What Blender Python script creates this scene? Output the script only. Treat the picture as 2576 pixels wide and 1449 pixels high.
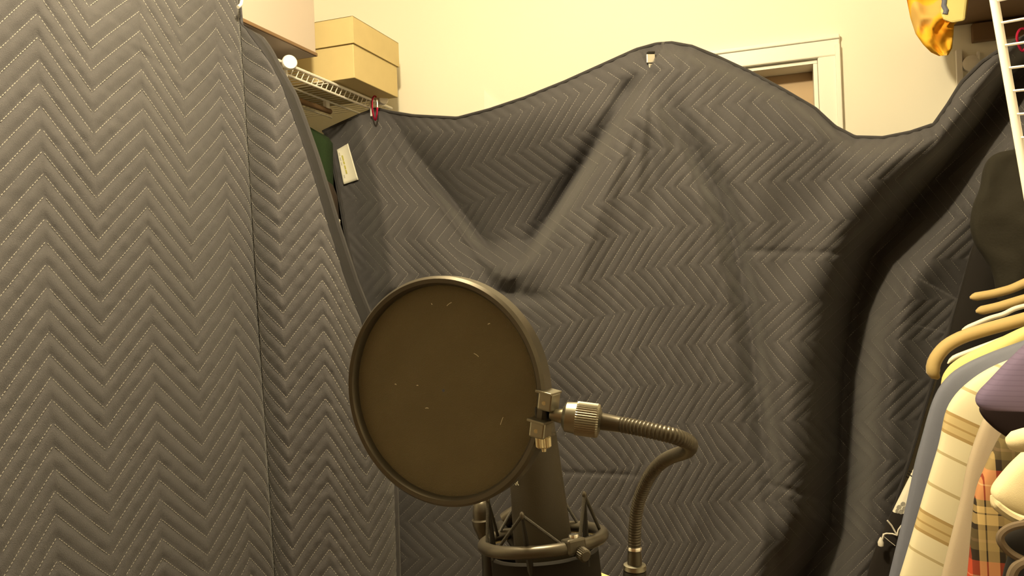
import bpy, math, random
import numpy as np
from mathutils import Vector, Matrix
random.seed(7); rng = np.random.default_rng(7)
sc = bpy.context.scene
for o in list(bpy.data.objects): bpy.data.objects.remove(o, do_unlink=True)
COL = sc.collection
# ------------------------------------------------------------------ camera
FOC, CX, CY = 2000.0, 1288.0, 724.5
YAW, ROLL, CAMZ = math.radians(19.3), math.radians(2.3), 1.45
CAM = np.array([0.0, 0.0, CAMZ])
FWD = np.array([-math.sin(YAW), math.cos(YAW), 0.0])
RGT = np.array([math.cos(YAW), math.sin(YAW), 0.0])
UPV = np.array([0.0, 0.0, 1.0])
cr, sr = math.cos(ROLL), math.sin(ROLL)
cam_r = cr*RGT - sr*UPV; cam_u = cr*UPV + sr*RGT
cd = bpy.data.cameras.new('camera'); cam = bpy.data.objects.new('camera', cd); COL.objects.link(cam)
cd.sensor_fit = 'HORIZONTAL'; cd.sensor_width = 36.0; cd.lens = 36.0*FOC/2576.0; cd.clip_start = 0.02
M = Matrix.Identity(4)
for i in range(3):
    M[i][0] = cam_r[i]; M[i][1] = cam_u[i]; M[i][2] = -FWD[i]; M[i][3] = CAM[i]
cam.matrix_world = M; sc.camera = cam
# ------------------------------------------------------------------ world, exposure
w = bpy.data.worlds.new('world'); sc.world = w; w.use_nodes = True
w.node_tree.nodes['Background'].inputs[0].default_value = (1.0, 0.8, 0.55, 1)
w.node_tree.nodes['Background'].inputs[1].default_value = 0.02
vs = sc.view_settings; vs.view_transform = 'Standard'; vs.look = 'None'; vs.gamma = 1.0
vs.use_curve_mapping = False; vs.exposure = 0.75
LAMP_POS = (-0.44, 0.82, 2.60); LAMP_POWER = 70.0; LAMP_COL = (1.0, 0.82, 0.50)

# ------------------------------------------------------------------ pixel helpers (a pixel is a direction, the depth comes from a plane)
def unroll(px, py):
    X = (np.asarray(px, float)-CX)/FOC; Y = (CY-np.asarray(py, float))/FOC
    return X*cr + Y*sr, -X*sr + Y*cr
def P(px, py, Z):
    X, Y = unroll(px, py); X = np.asarray(X); Z = np.asarray(Z, float)
    return CAM + (X*Z)[..., None]*RGT + (Y*Z)[..., None]*UPV + Z[..., None]*FWD
def PY(px, py, yw):            # hit the plane world y = yw
    X, Y = unroll(px, py); return P(px, py, np.asarray(yw)/(X*RGT[1] + FWD[1]))
def PYS(pts, yw, n=40):       # smooth pixel polyline on the plane y = yw
    a = np.array(pts, float); d = np.concatenate([[0], np.cumsum(np.hypot(*np.diff(a, axis=0).T))]); t = np.linspace(0, d[-1], n)
    return PY(spline(d, a[:, 0])(t), spline(d, a[:, 1])(t), np.full(n, yw))
def PX(px, py, xw):            # hit the plane world x = xw
    X, Y = unroll(px, py); return P(px, py, np.asarray(xw)/(X*RGT[0] + FWD[0]))
def V3(a): return Vector((float(a[0]), float(a[1]), float(a[2])))
def spline(xs, ys):            # natural cubic spline
    xs = np.asarray(xs, float); ys = np.asarray(ys, float); n = len(xs); h = np.diff(xs)
    A = np.zeros((n, n)); b = np.zeros(n); A[0, 0] = A[-1, -1] = 1
    for i in range(1, n-1):
        A[i, i-1] = h[i-1]; A[i, i] = 2*(h[i-1]+h[i]); A[i, i+1] = h[i]
        b[i] = 6*((ys[i+1]-ys[i])/h[i] - (ys[i]-ys[i-1])/h[i-1])
    m = np.linalg.solve(A, b)
    def f(x):
        x = np.asarray(x, float); i = np.clip(np.searchsorted(xs, x)-1, 0, n-2)
        a = xs[i+1]-x; c = x-xs[i]; hh = h[i]
        return (m[i]*a**3 + m[i+1]*c**3)/(6*hh) + (ys[i]/hh - m[i]*hh/6)*a + (ys[i+1]/hh - m[i+1]*hh/6)*c
    return f
def pchip(xs, ys):             # monotone cubic
    xs = np.asarray(xs, float); ys = np.asarray(ys, float); h = np.diff(xs); dl_ = np.diff(ys)/h; m = np.zeros(len(xs))
    for i in range(1, len(xs)-1):
        if dl_[i-1]*dl_[i] > 0:
            w1, w2 = 2*h[i]+h[i-1], h[i]+2*h[i-1]; m[i] = (w1+w2)/(w1/dl_[i-1]+w2/dl_[i])
    m[0], m[-1] = dl_[0], dl_[-1]
    def f(x):
        x = np.asarray(x, float); i = np.clip(np.searchsorted(xs, x)-1, 0, len(xs)-2); t = (x-xs[i])/h[i]
        return ys[i]*(1+2*t)*(1-t)**2 + h[i]*m[i]*t*(1-t)**2 + ys[i+1]*t*t*(3-2*t) + h[i]*m[i+1]*t*t*(t-1)
    return f
def sstep(a, b, x):
    t = np.clip((np.asarray(x, float)-a)/(b-a), 0, 1); return t*t*(3-2*t)
def vnoise(x, y, seed=0):      # smooth value noise
    r = np.random.default_rng(seed).random((64, 64))*2-1
    x = np.asarray(x, float); y = np.asarray(y, float)
    xi = np.floor(x).astype(int); yi = np.floor(y).astype(int); fx = x-xi; fy = y-yi
    fx = fx*fx*(3-2*fx); fy = fy*fy*(3-2*fy)
    g = lambda a, b: r[a % 64, b % 64]
    return (g(xi, yi)*(1-fx)+g(xi+1, yi)*fx)*(1-fy) + (g(xi, yi+1)*(1-fx)+g(xi+1, yi+1)*fx)*fy

# ------------------------------------------------------------------ materials
def new_mat(name, col, rough=0.8, metal=0.0, bump=0.0, bscale=200.0, var=0.0, vscale=8.0, sheen=0.0, spec=0.4):
    m = bpy.data.materials.new(name); m.use_nodes = True; nt = m.node_tree; N = nt.nodes; L = nt.links
    b = N['Principled BSDF']; b.inputs['Base Color'].default_value = (*col, 1); b.inputs['Roughness'].default_value = rough
    b.inputs['Metallic'].default_value = metal; b.inputs['Specular IOR Level'].default_value = spec
    if sheen: b.inputs['Sheen Weight'].default_value = sheen; b.inputs['Sheen Roughness'].default_value = 0.4
    tc = N.new('ShaderNodeTexCoord')
    if var:
        n = N.new('ShaderNodeTexNoise'); n.inputs['Scale'].default_value = vscale; n.inputs['Detail'].default_value = 4
        L.new(tc.outputs['Object'], n.inputs['Vector'])
        mx = N.new('ShaderNodeMix'); mx.data_type = 'RGBA'
        mx.inputs[6].default_value = (*[c*(1-var) for c in col], 1); mx.inputs[7].default_value = (*[min(1, c*(1+var)) for c in col], 1)
        L.new(n.outputs['Fac'], mx.inputs[0]); L.new(mx.outputs[2], b.inputs['Base Color'])
    if bump:
        n = N.new('ShaderNodeTexNoise'); n.inputs['Scale'].default_value = bscale; n.inputs['Detail'].default_value = 3
        L.new(tc.outputs['Object'], n.inputs['Vector'])
        bp = N.new('ShaderNodeBump'); bp.inputs['Strength'].default_value = bump; bp.inputs['Distance'].default_value = 0.002
        L.new(n.outputs['Fac'], bp.inputs['Height']); L.new(bp.outputs[0], b.inputs['Normal'])
    return m
def stripe_socket(nt, comp, period, stops, shear=0.0):
    """constant-interpolation stripes along UV component comp (metres)"""
    N, L = nt.nodes, nt.links
    tc = N.new('ShaderNodeTexCoord'); sx = N.new('ShaderNodeSeparateXYZ'); L.new(tc.outputs['UV'], sx.inputs[0])
    a = N.new('ShaderNodeMath'); a.operation = 'MULTIPLY_ADD'; L.new(sx.outputs[1-comp], a.inputs[0]); a.inputs[1].default_value = shear
    L.new(sx.outputs[comp], a.inputs[2])
    d = N.new('ShaderNodeMath'); d.operation = 'DIVIDE'; L.new(a.outputs[0], d.inputs[0]); d.inputs[1].default_value = period
    f = N.new('ShaderNodeMath'); f.operation = 'FRACT'; L.new(d.outputs[0], f.inputs[0])
    r = N.new('ShaderNodeValToRGB'); r.color_ramp.interpolation = 'CONSTANT'; e = r.color_ramp.elements
    while len(e) > 1: e.remove(e[-1])
    e[0].position = stops[0][0]; e[0].color = (*stops[0][1], 1)
    for p, c in stops[1:]:
        k = e.new(p); k.color = (*c, 1)
    L.new(f.outputs[0], r.inputs[0]); return r.outputs[0]

MAT = {
 'wall': new_mat('cream_wall_paint', (0.86, 0.83, 0.72), 0.85, bump=0.15, bscale=60),
 'ceiling': new_mat('ceiling_paint', (0.60, 0.57, 0.50), 0.9),
 'floor': new_mat('brown_carpet', (0.20, 0.15, 0.10), 0.95, bump=0.6, bscale=300, var=0.2, vscale=40),
 'trim': new_mat('white_gloss_trim', (0.88, 0.87, 0.80), 0.4),
 'door': new_mat('tan_door_veneer', (0.50, 0.36, 0.22), 0.5, var=0.08, vscale=6),
 'wire': new_mat('white_vinyl_wire', (0.86, 0.83, 0.78), 0.35),
 'card': new_mat('pale_cardboard', (0.62, 0.50, 0.25), 0.8, var=0.06, vscale=20),
 'pinkbox': new_mat('pinkish_storage_panel', (0.52, 0.44, 0.38), 0.7),
 'brown': new_mat('brown_shelf_wood', (0.20, 0.12, 0.06), 0.6, var=0.2, vscale=9),
 'thread': new_mat('pale_stitch_thread', (0.34, 0.33, 0.31), 0.8),
 'edge_shade': new_mat('dark_edge_shade_cloth', (0.030, 0.029, 0.033), 0.95),  # darker blanket colour standing in for shade on the turned-away edge
 'hem': new_mat('charcoal_binding', (0.044, 0.042, 0.046), 0.9, bump=0.3, bscale=700, sheen=0.3),
 'tag': new_mat('white_cloth_label', (0.85, 0.84, 0.74), 0.8),
 'print': new_mat('olive_label_print', (0.55, 0.52, 0.10), 0.8),
 'greyprint': new_mat('grey_label_print', (0.55, 0.54, 0.50), 0.8),
 'red': new_mat('red_anodised_metal', (0.55, 0.02, 0.08), 0.25, metal=0.8),
 'chrome': new_mat('polished_steel', (0.75, 0.73, 0.68), 0.25, metal=1.0),
 'nickel': new_mat('satin_nickel', (0.30, 0.285, 0.235), 0.38, metal=1.0),
 'brass': new_mat('pale_brass', (0.60, 0.53, 0.36), 0.4, metal=1.0),
 'graphite': new_mat('graphite_coated_metal', (0.085, 0.074, 0.056), 0.36, metal=0.6, spec=0.6),
 'matteblack': new_mat('matte_black_plastic', (0.012, 0.010, 0.008), 0.75, spec=0.2),
 'black': new_mat('black_metal', (0.018, 0.016, 0.014), 0.4, metal=0.2),
 'micbody': new_mat('matte_black_microphone', (0.042, 0.034, 0.021), 0.6, bump=0.1, bscale=900),
 'rubber': new_mat('black_elastic_cord', (0.05, 0.045, 0.035), 0.7, bump=0.4, bscale=1500),
 'nylon': new_mat('black_nylon_screen', (0.140, 0.116, 0.064), 0.95, bump=0.5, bscale=1600, var=0.14, vscale=14, sheen=0.25),
 'lint': new_mat('pale_lint', (0.6, 0.55, 0.4), 0.9),
 'letter': new_mat('silver_lettering', (0.70, 0.68, 0.60), 0.4, metal=0.6),
 'bulbbase': new_mat('white_ceramic', (0.8, 0.8, 0.78), 0.3),
 'green': new_mat('dark_green_knit', (0.014, 0.032, 0.009), 0.95, bump=0.5, bscale=300),
 'darkcloth': new_mat('dark_brown_cloth', (0.030, 0.020, 0.014), 0.95),
 'whitecloth': new_mat('white_cotton', (0.70, 0.68, 0.62), 0.9),
 'tan': new_mat('tan_velvet_hanger', (0.50, 0.37, 0.16), 0.7, sheen=0.3),
 'whiteplastic': new_mat('white_plastic', (0.82, 0.78, 0.68), 0.4),
 'yellow': new_mat('yellow_cotton', (0.80, 0.69, 0.28), 0.9, bump=0.12, bscale=1000),
 'slate': new_mat('slate_blue_cotton', (0.165, 0.18, 0.245), 0.9, bump=0.15, bscale=1200),
 'mauve': new_mat('mauve_ribbed_knit', (0.26, 0.17, 0.24), 0.9),
 'plum': new_mat('blackish_plum_cloth', (0.020, 0.010, 0.012), 0.9),
 'knit': new_mat('cream_knit', (0.85, 0.75, 0.50), 0.95, bump=0.15, bscale=900),
 'blackcloth': new_mat('black_cloth', (0.008, 0.006, 0.005), 0.9),
 'olive': new_mat('dark_olive_cloth', (0.014, 0.012, 0.007), 0.9, bump=0.3, bscale=200),
 'piping': new_mat('grey_brown_piping', (0.16, 0.12, 0.08), 0.9),
 'taupe': new_mat('taupe_cotton', (0.48, 0.40, 0.30), 0.9, bump=0.12, bscale=1000),
 'tabletop': new_mat('pale_yellow_wood', (0.66, 0.52, 0.24), 0.5, var=0.1, vscale=5),
}
# quilted blanket fabric
m = new_mat('charcoal_moving_blanket', (0.079, 0.0765, 0.085), 0.95, bump=0.5, bscale=550, var=0.10, vscale=11, sheen=0.25)
MAT['blanket'] = m
# striped shirt
m = new_mat('cream_shirt_brown_stripes', (0.7, 0.6, 0.4), 0.9); nt = m.node_tree
c0 = (0.76, 0.71, 0.52); c1 = (0.42, 0.30, 0.13); c2 = (0.58, 0.47, 0.25); c3 = (0.50, 0.42, 0.24)
s = stripe_socket(nt, 1, 0.17, [(0, c0), (.30, c3), (.33, c0), (.58, c1), (.61, c2), (.68, c1), (.70, c2), (.76, c1), (.79, c0), (.97, c3)], shear=-0.5)
nt.links.new(s, nt.nodes['Principled BSDF'].inputs['Base Color']); MAT['stripes'] = m
# plaid shirt
m = new_mat('red_black_cream_plaid', (0.5, 0.1, 0.05), 0.9); nt = m.node_tree
R = (0.50, 0.07, 0.03); K = (0.03, 0.02, 0.012); C = (0.62, 0.45, 0.20); O = (0.16, 0.12, 0.05)
st = [(0, R), (.16, (0.7, .35, .2)), (.175, R), (.33, K), (.40, C), (.47, K), (.485, C), (.60, K), (.66, O), (.76, (.25, .17, .09)), (.79, O), (.88, K)]
a = stripe_socket(nt, 0, 0.115, st); b = stripe_socket(nt, 1, 0.12, st)
mx = nt.nodes.new('ShaderNodeMix'); mx.data_type = 'RGBA'; mx.inputs[0].default_value = 0.5
nt.links.new(a, mx.inputs[6]); nt.links.new(b, mx.inputs[7]); nt.links.new(mx.outputs[2], nt.nodes['Principled BSDF'].inputs['Base Color']); MAT['plaid'] = m
# mauve rib
m = MAT['mauve']; nt = m.node_tree
s = stripe_socket(nt, 1, 0.006, [(0, (.150, .118, .215)), (.75, (.132, .104, .192))]); nt.links.new(s, nt.nodes['Principled BSDF'].inputs['Base Color'])
# floral two-tone dress (white above, black below)
m = new_mat('white_and_black_dress_cloth', (.75, .72, .62), 0.9); nt = m.node_tree
thr_ = float(PY(2760, 790, 1.63)[2]-PY(2255, 1291, 1.61)[2])/4
s = stripe_socket(nt, 1, 4.0, [(0, (.76, .73, .63)), (thr_, (.012, .009, .008))]); nt.links.new(s, nt.nodes['Principled BSDF'].inputs['Base Color']); MAT['floral'] = m
# orange cloth
m = new_mat('orange_print_cloth', (.7, .3, .03), 0.85); nt = m.node_tree
n = nt.nodes.new('ShaderNodeTexNoise'); n.inputs['Scale'].default_value = 13; n.inputs['Detail'].default_value = 0.5; nt.nodes['Principled BSDF'].inputs['Specular IOR Level'].default_value = 0.05
tc = nt.nodes.new('ShaderNodeTexCoord'); nt.links.new(tc.outputs['Object'], n.inputs['Vector'])
r = nt.nodes.new('ShaderNodeValToRGB'); e = r.color_ramp.elements; e[0].position = .40; e[0].color = (.42, .11, .012, 1); e[1].position = .46; e[1].color = (.80, .36, .025, 1); k_ = e.new(.58); k_.color = (.85, .50, .05, 1); k_ = e.new(.64); k_.color = (.70, .45, .14, 1)
nt.links.new(n.outputs['Fac'], r.inputs[0]); nt.links.new(r.outputs[0], nt.nodes['Principled BSDF'].inputs['Base Color']); MAT['orange'] = m
# lamp glass
m = bpy.data.materials.new('glowing_bulb_glass'); m.use_nodes = True; b = m.node_tree.nodes['Principled BSDF']
b.inputs['Emission Color'].default_value = (*LAMP_COL, 1); b.inputs['Emission Strength'].default_value = 8.0; MAT['bulb'] = m

# ------------------------------------------------------------------ mesh helpers
class MB:
    def __init__(s): s.v = []; s.f = []; s.n = 0
    def add(s, v, f):
        v = [tuple(map(float, p)) for p in v]; s.v += v; s.f += [tuple(i+s.n for i in q) for q in f]; s.n += len(v); return s
    def box(s, c, d, rot=None):
        c = np.array(c, float); h = np.array(d, float)/2; vs_ = []
        for x in (-1, 1):
            for y in (-1, 1):
                for z in (-1, 1):
                    p = h*np.array([x, y, z]); p = (rot @ p if rot is not None else p) + c; vs_.append(p)
        return s.add(vs_, [(0, 1, 3, 2), (4, 6, 7, 5), (0, 4, 5, 1), (2, 3, 7, 6), (0, 2, 6, 4), (1, 5, 7, 3)])
    def tube(s, path, r, seg=8, closed=False, caps=True):
        path = np.asarray(path, float); n = len(path); r = np.broadcast_to(np.asarray(r, float), (n,))
        if closed: t = np.roll(path, -1, 0)-np.roll(path, 1, 0)
        else: t = np.gradient(path, axis=0)
        t /= np.linalg.norm(t, axis=1)[:, None]+1e-12
        ref = np.array([0, 0, 1.0]) if abs(t[0][2]) < 0.9 else np.array([1.0, 0, 0])
        nrm = np.cross(t[0], ref); nrm /= np.linalg.norm(nrm); ns = []
        for i in range(n):
            nrm = nrm - t[i]*np.dot(nrm, t[i]); nrm /= np.linalg.norm(nrm); ns.append(nrm.copy())
        vs_, fs = [], []
        for i in range(n):
            b = np.cross(t[i], ns[i])
            for k in range(seg):
                a = 2*math.pi*k/seg; vs_.append(path[i]+r[i]*(math.cos(a)*ns[i]+math.sin(a)*b))
        m_ = n if closed else n-1
        for i in range(m_):
            j = (i+1) % n
            for k in range(seg):
                l = (k+1) % seg; fs.append((i*seg+k, i*seg+l, j*seg+l, j*seg+k))
        if caps and not closed:
            fs.append(tuple(range(seg))[::-1]); fs.append(tuple((n-1)*seg+k for k in range(seg)))
        return s.add(vs_, fs)
    def lathe(s, prof, base, axis, seg=32, gear=0.0, gear_n=0):
        base = np.array(base, float); axis = np.array(axis, float); axis /= np.linalg.norm(axis)
        ref = np.array([0, 0, 1.0]) if abs(axis[2]) < 0.9 else np.array([1.0, 0, 0])
        a1 = np.cross(axis, ref); a1 /= np.linalg.norm(a1); a2 = np.cross(axis, a1); vs_, fs = [], []
        for (r, h, *g) in prof:
            for k in range(seg):
                a = 2*math.pi*k/seg; rr = r*(1+(gear*(1 if k % 2 else -1) if g and g[0] else 0))
                vs_.append(base+axis*h+rr*(math.cos(a)*a1+math.sin(a)*a2))
        for i in range(len(prof)-1):
            for k in range(seg):
                l = (k+1) % seg; fs.append((i*seg+k, i*seg+l, (i+1)*seg+l, (i+1)*seg+k))
        fs.append(tuple(range(seg))[::-1]); fs.append(tuple((len(prof)-1)*seg+k for k in range(seg)))
        return s.add(vs_, fs)
    def build(s, name, mat, parent=None, smooth=False, bevel=0.0):
        me = bpy.data.meshes.new(name); me.from_pydata(s.v, [], s.f); me.update()
        o = bpy.data.objects.new(name, me); COL.objects.link(o); me.materials.append(MAT[mat] if isinstance(mat, str) else mat)
        if smooth: smooth_by_angle(me)
        if parent is not None: o.parent = parent; o.matrix_parent_inverse = parent_inv(parent)
        if bevel:
            bv = o.modifiers.new('bevel', 'BEVEL'); bv.width = bevel; bv.segments = 2; bv.limit_method = 'ANGLE'
        return o
def parent_inv(p): return world_of(p).inverted()
def world_of(o):
    m_ = o.matrix_basis.copy()
    if o.parent is not None: m_ = world_of(o.parent) @ o.matrix_parent_inverse @ m_
    return m_
def smooth_by_angle(me, ang=0.7):
    me.shade_smooth()
    try: me.set_sharp_from_angle(angle=ang)
    except Exception: pass
def grid_mesh(name, pts, mat, parent=None, uv=None, wrap=False):
    nr, nc = pts.shape[:2]; me = bpy.data.meshes.new(name)
    idx = np.arange(nr*nc).reshape(nr, nc)
    if wrap: idx = np.concatenate([idx, idx[:, :1]], 1)
    q = np.stack([idx[:-1, :-1], idx[1:, :-1], idx[1:, 1:], idx[:-1, 1:]], -1).reshape(-1, 4)
    me.vertices.add(nr*nc); me.vertices.foreach_set('co', pts.reshape(-1).astype(np.float32))
    me.loops.add(q.size); me.loops.foreach_set('vertex_index', q.reshape(-1).astype(np.int32))
    me.polygons.add(len(q)); me.polygons.foreach_set('loop_start', (np.arange(len(q))*4).astype(np.int32))
    if uv is not None:
        l = me.uv_layers.new(name='UVMap'); l.data.foreach_set('uv', uv.reshape(-1, 2)[q.reshape(-1)].reshape(-1).astype(np.float32))
    me.update(calc_edges=True); me.validate(); me.shade_smooth(); me.materials.append(MAT[mat])
    o = bpy.data.objects.new(name, me); COL.objects.link(o)
    if parent is not None: o.parent = parent; o.matrix_parent_inverse = parent_inv(parent)
    return o
def raw_mesh(name, v, f, mat, parent=None):
    me = bpy.data.meshes.new(name); v = np.asarray(v, np.float32); f = np.asarray(f, np.int32); k = f.shape[1]
    me.vertices.add(len(v)); me.vertices.foreach_set('co', v.reshape(-1)); me.loops.add(f.size); me.loops.foreach_set('vertex_index', f.reshape(-1))
    me.polygons.add(len(f)); me.polygons.foreach_set('loop_start', (np.arange(len(f))*k).astype(np.int32)); me.update(calc_edges=True); me.materials.append(MAT[mat])
    o = bpy.data.objects.new(name, me); COL.objects.link(o)
    if parent is not None: o.parent = parent; o.matrix_parent_inverse = parent_inv(parent)
    return o
def tag(o, label=None, cat=None, group=None, kind=None):
    if label: o['label'] = label
    if cat: o['category'] = cat
    if group: o['group'] = group
    if kind: o['kind'] = kind
    return o
def thing(name, label, cat, loc=(0, 0, 0), group=None):
    o = bpy.data.objects.new(name, None); COL.objects.link(o); o.location = V3(loc); o.empty_display_size = 0.05
    return tag(o, label, cat, group)
def rot_from(zdir, xdir):
    z = np.array(zdir, float); z /= np.linalg.norm(z); x = np.array(xdir, float); x -= z*np.dot(x, z); x /= np.linalg.norm(x)
    return np.stack([x, np.cross(z, x), z], 1)

# ------------------------------------------------------------------ room shell
XL, XR, YF, YB, ZC = -1.66, 0.92, -1.3, 2.52, 2.75
def slab(name, c, d, mat, kind='structure'):
    return tag(MB().box(c, d).build(name, mat), kind=kind)
T = 0.1
slab('floor', ((XL+XR)/2, (YF+YB)/2, -T/2), (XR-XL+2*T, YB-YF+2*T, T), 'floor')
slab('ceiling', ((XL+XR)/2, (YF+YB)/2, ZC+T/2), (XR-XL+2*T, YB-YF+2*T, T), 'ceiling')
slab('wall_left', (XL-T/2, (YF+YB)/2, ZC/2), (T, YB-YF, ZC), 'wall')
slab('wall_right', (XR+T/2, (YF+YB)/2, ZC/2), (T, YB-YF, ZC), 'wall')
slab('wall_front', ((XL+XR)/2, YF-T/2, ZC/2), (XR-XL+2*T, T, ZC), 'brown')
# back wall with a door opening
pr = PY(2056, 148, YB); pl_top = pr[2]; DX1 = pr[0]; DX0 = DX1-0.50
wb = MB(); 
wb.box(((XL-T+DX0)/2, YB+T/2, ZC/2), (DX0-XL+T, T, ZC)); wb.box(((DX1+XR+T)/2, YB+T/2, ZC/2), (XR+T-DX1, T, ZC))
wb.box(((DX0+DX1)/2, YB+T/2, (ZC+pl_top)/2), (DX1-DX0, T, ZC-pl_top))
tag(wb.build('wall_back', 'wall'), kind='structure')
d1 = bpy.data.objects.new('door_1', None); COL.objects.link(d1); d1.location = ((DX0+DX1)/2, YB, 0); tag(d1, kind='structure')
MB().box(((DX0+DX1)/2, YB+T+0.021, pl_top/2+0.015), (DX1-DX0+0.03, 0.04, pl_top+0.03)).build('door_slab', 'door', d1, bevel=0.002)
cw = 0.062
for (c, d) in ((((DX0+DX1)/2, YB-0.008, pl_top+cw/2), (DX1-DX0+2*cw, 0.016, cw)), ((DX1+cw/2, YB-0.008, pl_top/2), (cw, 0.016, pl_top)), ((DX0-cw/2, YB-0.008, pl_top/2), (cw, 0.016, pl_top))):
    MB().box(c, d).build('casing', 'trim', d1, bevel=0.004)
for (c, d) in ((((DX0+DX1)/2, YB-0.019, pl_top+cw-0.008), (DX1-DX0+2*cw, 0.008, 0.014)), ((DX1+cw-0.007, YB-0.019, pl_top/2), (0.014, 0.008, pl_top+cw)), ((DX0-cw+0.007, YB-0.019, pl_top/2), (0.014, 0.008, pl_top+cw))):
    MB().box(c, d).build('casing_bead', 'trim', d1, bevel=0.003)
MB().box(((DX0+DX1)/2, YB+T/2, pl_top-0.0065), (DX1-DX0-.002, T-.004, 0.011)).build('door_stop', 'trim', d1)
MB().box((DX1-0.0065, YB+T/2, (pl_top-0.013)/2), (0.011, T-.004, pl_top-0.013)).build('door_stop', 'trim', d1)
for nm, c, d in (('baseboard_left', (XL+0.008, (YF+YB)/2, 0.05), (0.016, YB-YF, 0.1)), ('baseboard_right', (XR-0.008, (YF+YB)/2, 0.05), (0.016, YB-YF, 0.1))):
    slab(nm, c, d, 'trim')

# ------------------------------------------------------------------ ceiling lamp (the closet's light)
lp = thing('ceiling_lamp', 'round ceramic ceiling lamp holder with a bare warm bulb', 'lamp', (LAMP_POS[0], LAMP_POS[1], ZC))
MB().lathe([(0.075, 0), (0.075, -0.02), (0.05, -0.05), (0.03, -0.06), (0.028, -0.11)], (LAMP_POS[0], LAMP_POS[1], ZC), (0, 0, 1), 24).build('lamp_holder', 'bulbbase', lp, smooth=True)
bl = MB().lathe([(0.014, 0.075), (0.02, 0.06), (0.032, 0.035), (0.036, 0.01), (0.032, -0.015), (0.02, -0.03), (0.004, -0.036)], (LAMP_POS[0], LAMP_POS[1], LAMP_POS[2]+0.06), (0, 0, 1), 24).build('bulb', 'bulb', lp, smooth=True)
ld = bpy.data.lights.new('bulb_light', 'POINT'); ld.energy = LAMP_POWER; ld.color = LAMP_COL; ld.shadow_soft_size = 0.05
lo = bpy.data.objects.new('bulb_light', ld); COL.objects.link(lo); lo.location = (LAMP_POS[0], LAMP_POS[1], LAMP_POS[2]-0.04)

# ------------------------------------------------------------------ zigzag quilting
AMP = 2.85                                   # stitch row offset between peak and valley, in row spacings
def tri(a): a = np.mod(a, 2.0); return np.abs(a-1.0)   # 1 at even a (peak), 0 at odd (valley)
def puff(rowcoord):
    p = np.mod(rowcoord, 1.0); return np.sin(np.pi*p)**1.3
def build_stitches(surf, a_rng, row_rng, keep, dash, name, parent, width=0.0015, lift=0.0014, duty=0.66, hp=0.104, sp=0.0376):
    """surf(a, r)->(n,3): a = zigzag half-period coordinate, r = row coordinate; a row k sits at r = k - AMP*tri(a)."""
    da = dash/math.hypot(hp, AMP*sp)
    k = np.arange(math.floor(row_rng[0]), math.ceil(row_rng[1])+4); a0 = np.arange(a_rng[0], a_rng[1], da)
    K, A = np.meshgrid(k, a0, indexing='ij'); K = K.ravel().astype(float); A = A.ravel()
    A = A + rng.uniform(-.1, .1, A.shape)*da
    # keep each dash inside one straight leg
    B = A + da*duty; B = np.where(np.floor(B) != np.floor(A), np.floor(B)-1e-4, B)
    ok = (B-A) > 0.2*da; A, B, K = A[ok], B[ok], K[ok]
    r1, r2 = K-AMP*tri(A), K-AMP*tri(B)
    ok = keep(A, r1) & keep(B, r2); A, B, r1, r2 = A[ok], B[ok], r1[ok], r2[ok]
    p1, p2 = surf(A, r1), surf(B, r2)
    e = 0.03
    am, rm = (A+B)/2, (r1+r2)/2
    ta = surf(am+e, rm)-surf(am-e, rm); tr = surf(am, rm+e*2)-surf(am, rm-e*2)
    nrm = np.cross(ta, tr); nrm /= np.linalg.norm(nrm, axis=1)[:, None]+1e-9
    mid = (p1+p2)/2; flip = np.sum(nrm*(CAM-mid), 1) < 0; nrm[flip] *= -1
    t = p2-p1; ln = np.linalg.norm(t, axis=1); ok = (ln < dash*6) & (ln > 1e-5)
    p1, p2, t, nrm = p1[ok], p2[ok], t[ok]/ln[ok][:, None], nrm[ok]
    s = np.cross(t, nrm); s /= np.linalg.norm(s, axis=1)[:, None]+1e-9; h = width/2
    base = nrm*0.0006
    q1 = p1+t*0.0007; q2 = p2-t*0.0007
    v = np.stack([p1-base, p1+base+s*h*.9, p2+base+s*h*.9, p2-base, p2+base-s*h*.9, p1+base-s*h*.9, (q1)+nrm*lift, (q2)+nrm*lift], 1)
    n = len(p1); o = np.arange(n)[:, None]*8
    f = np.concatenate([o+np.array([[1, 2, 7]]), o+np.array([[1, 7, 6]]), o+np.array([[5, 6, 7]]), o+np.array([[5, 7, 4]]), o+np.array([[1, 6, 5]]), o+np.array([[2, 4, 7]])], 0)
    return tag(raw_mesh(name, v.reshape(-1, 3), f, 'thread', parent), kind='stuff')

# ------------------------------------------------------------------ left blanket (hung along the left shelf)
cu = np.array([-4, -3, -2, -1, 0, 1, 2, 3, 4, 5, 5.6, 6.3, 7, 8, 9, 10, 11, 12])
cpx = np.array([-560, -370, -190, -25, 120, 252, 380, 488, 586, 645.5, 646.2, 647.2, 710, 811, 903, 985, 1050, 1105])
pz = lambda px: -1.2/((px-CX)/FOC*RGT[0]+FWD[0])
cz = np.array([pz(p) for p in cpx[:9]]+[1.885, 1.915, 1.885, 1.83, 1.835, 1.90, 2.02, 2.14, 2.24])
fl = np.array([0, 0, 0, 0, -4, 0, 4, 14, 26, 24, 24, 24, 0, -14, 0, 0, 0, 0])       # sideways flare, px per metre of drop
f_px, f_z, f_fl = pchip(cu, cpx), pchip(cu, cz), pchip(cu, fl)
SPL, HPL = 0.0390, 0.104
ZTOPL = CAMZ + float(unroll(104, 434)[1])*float(f_z(0.0)) + SPL*(14-AMP)
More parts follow.
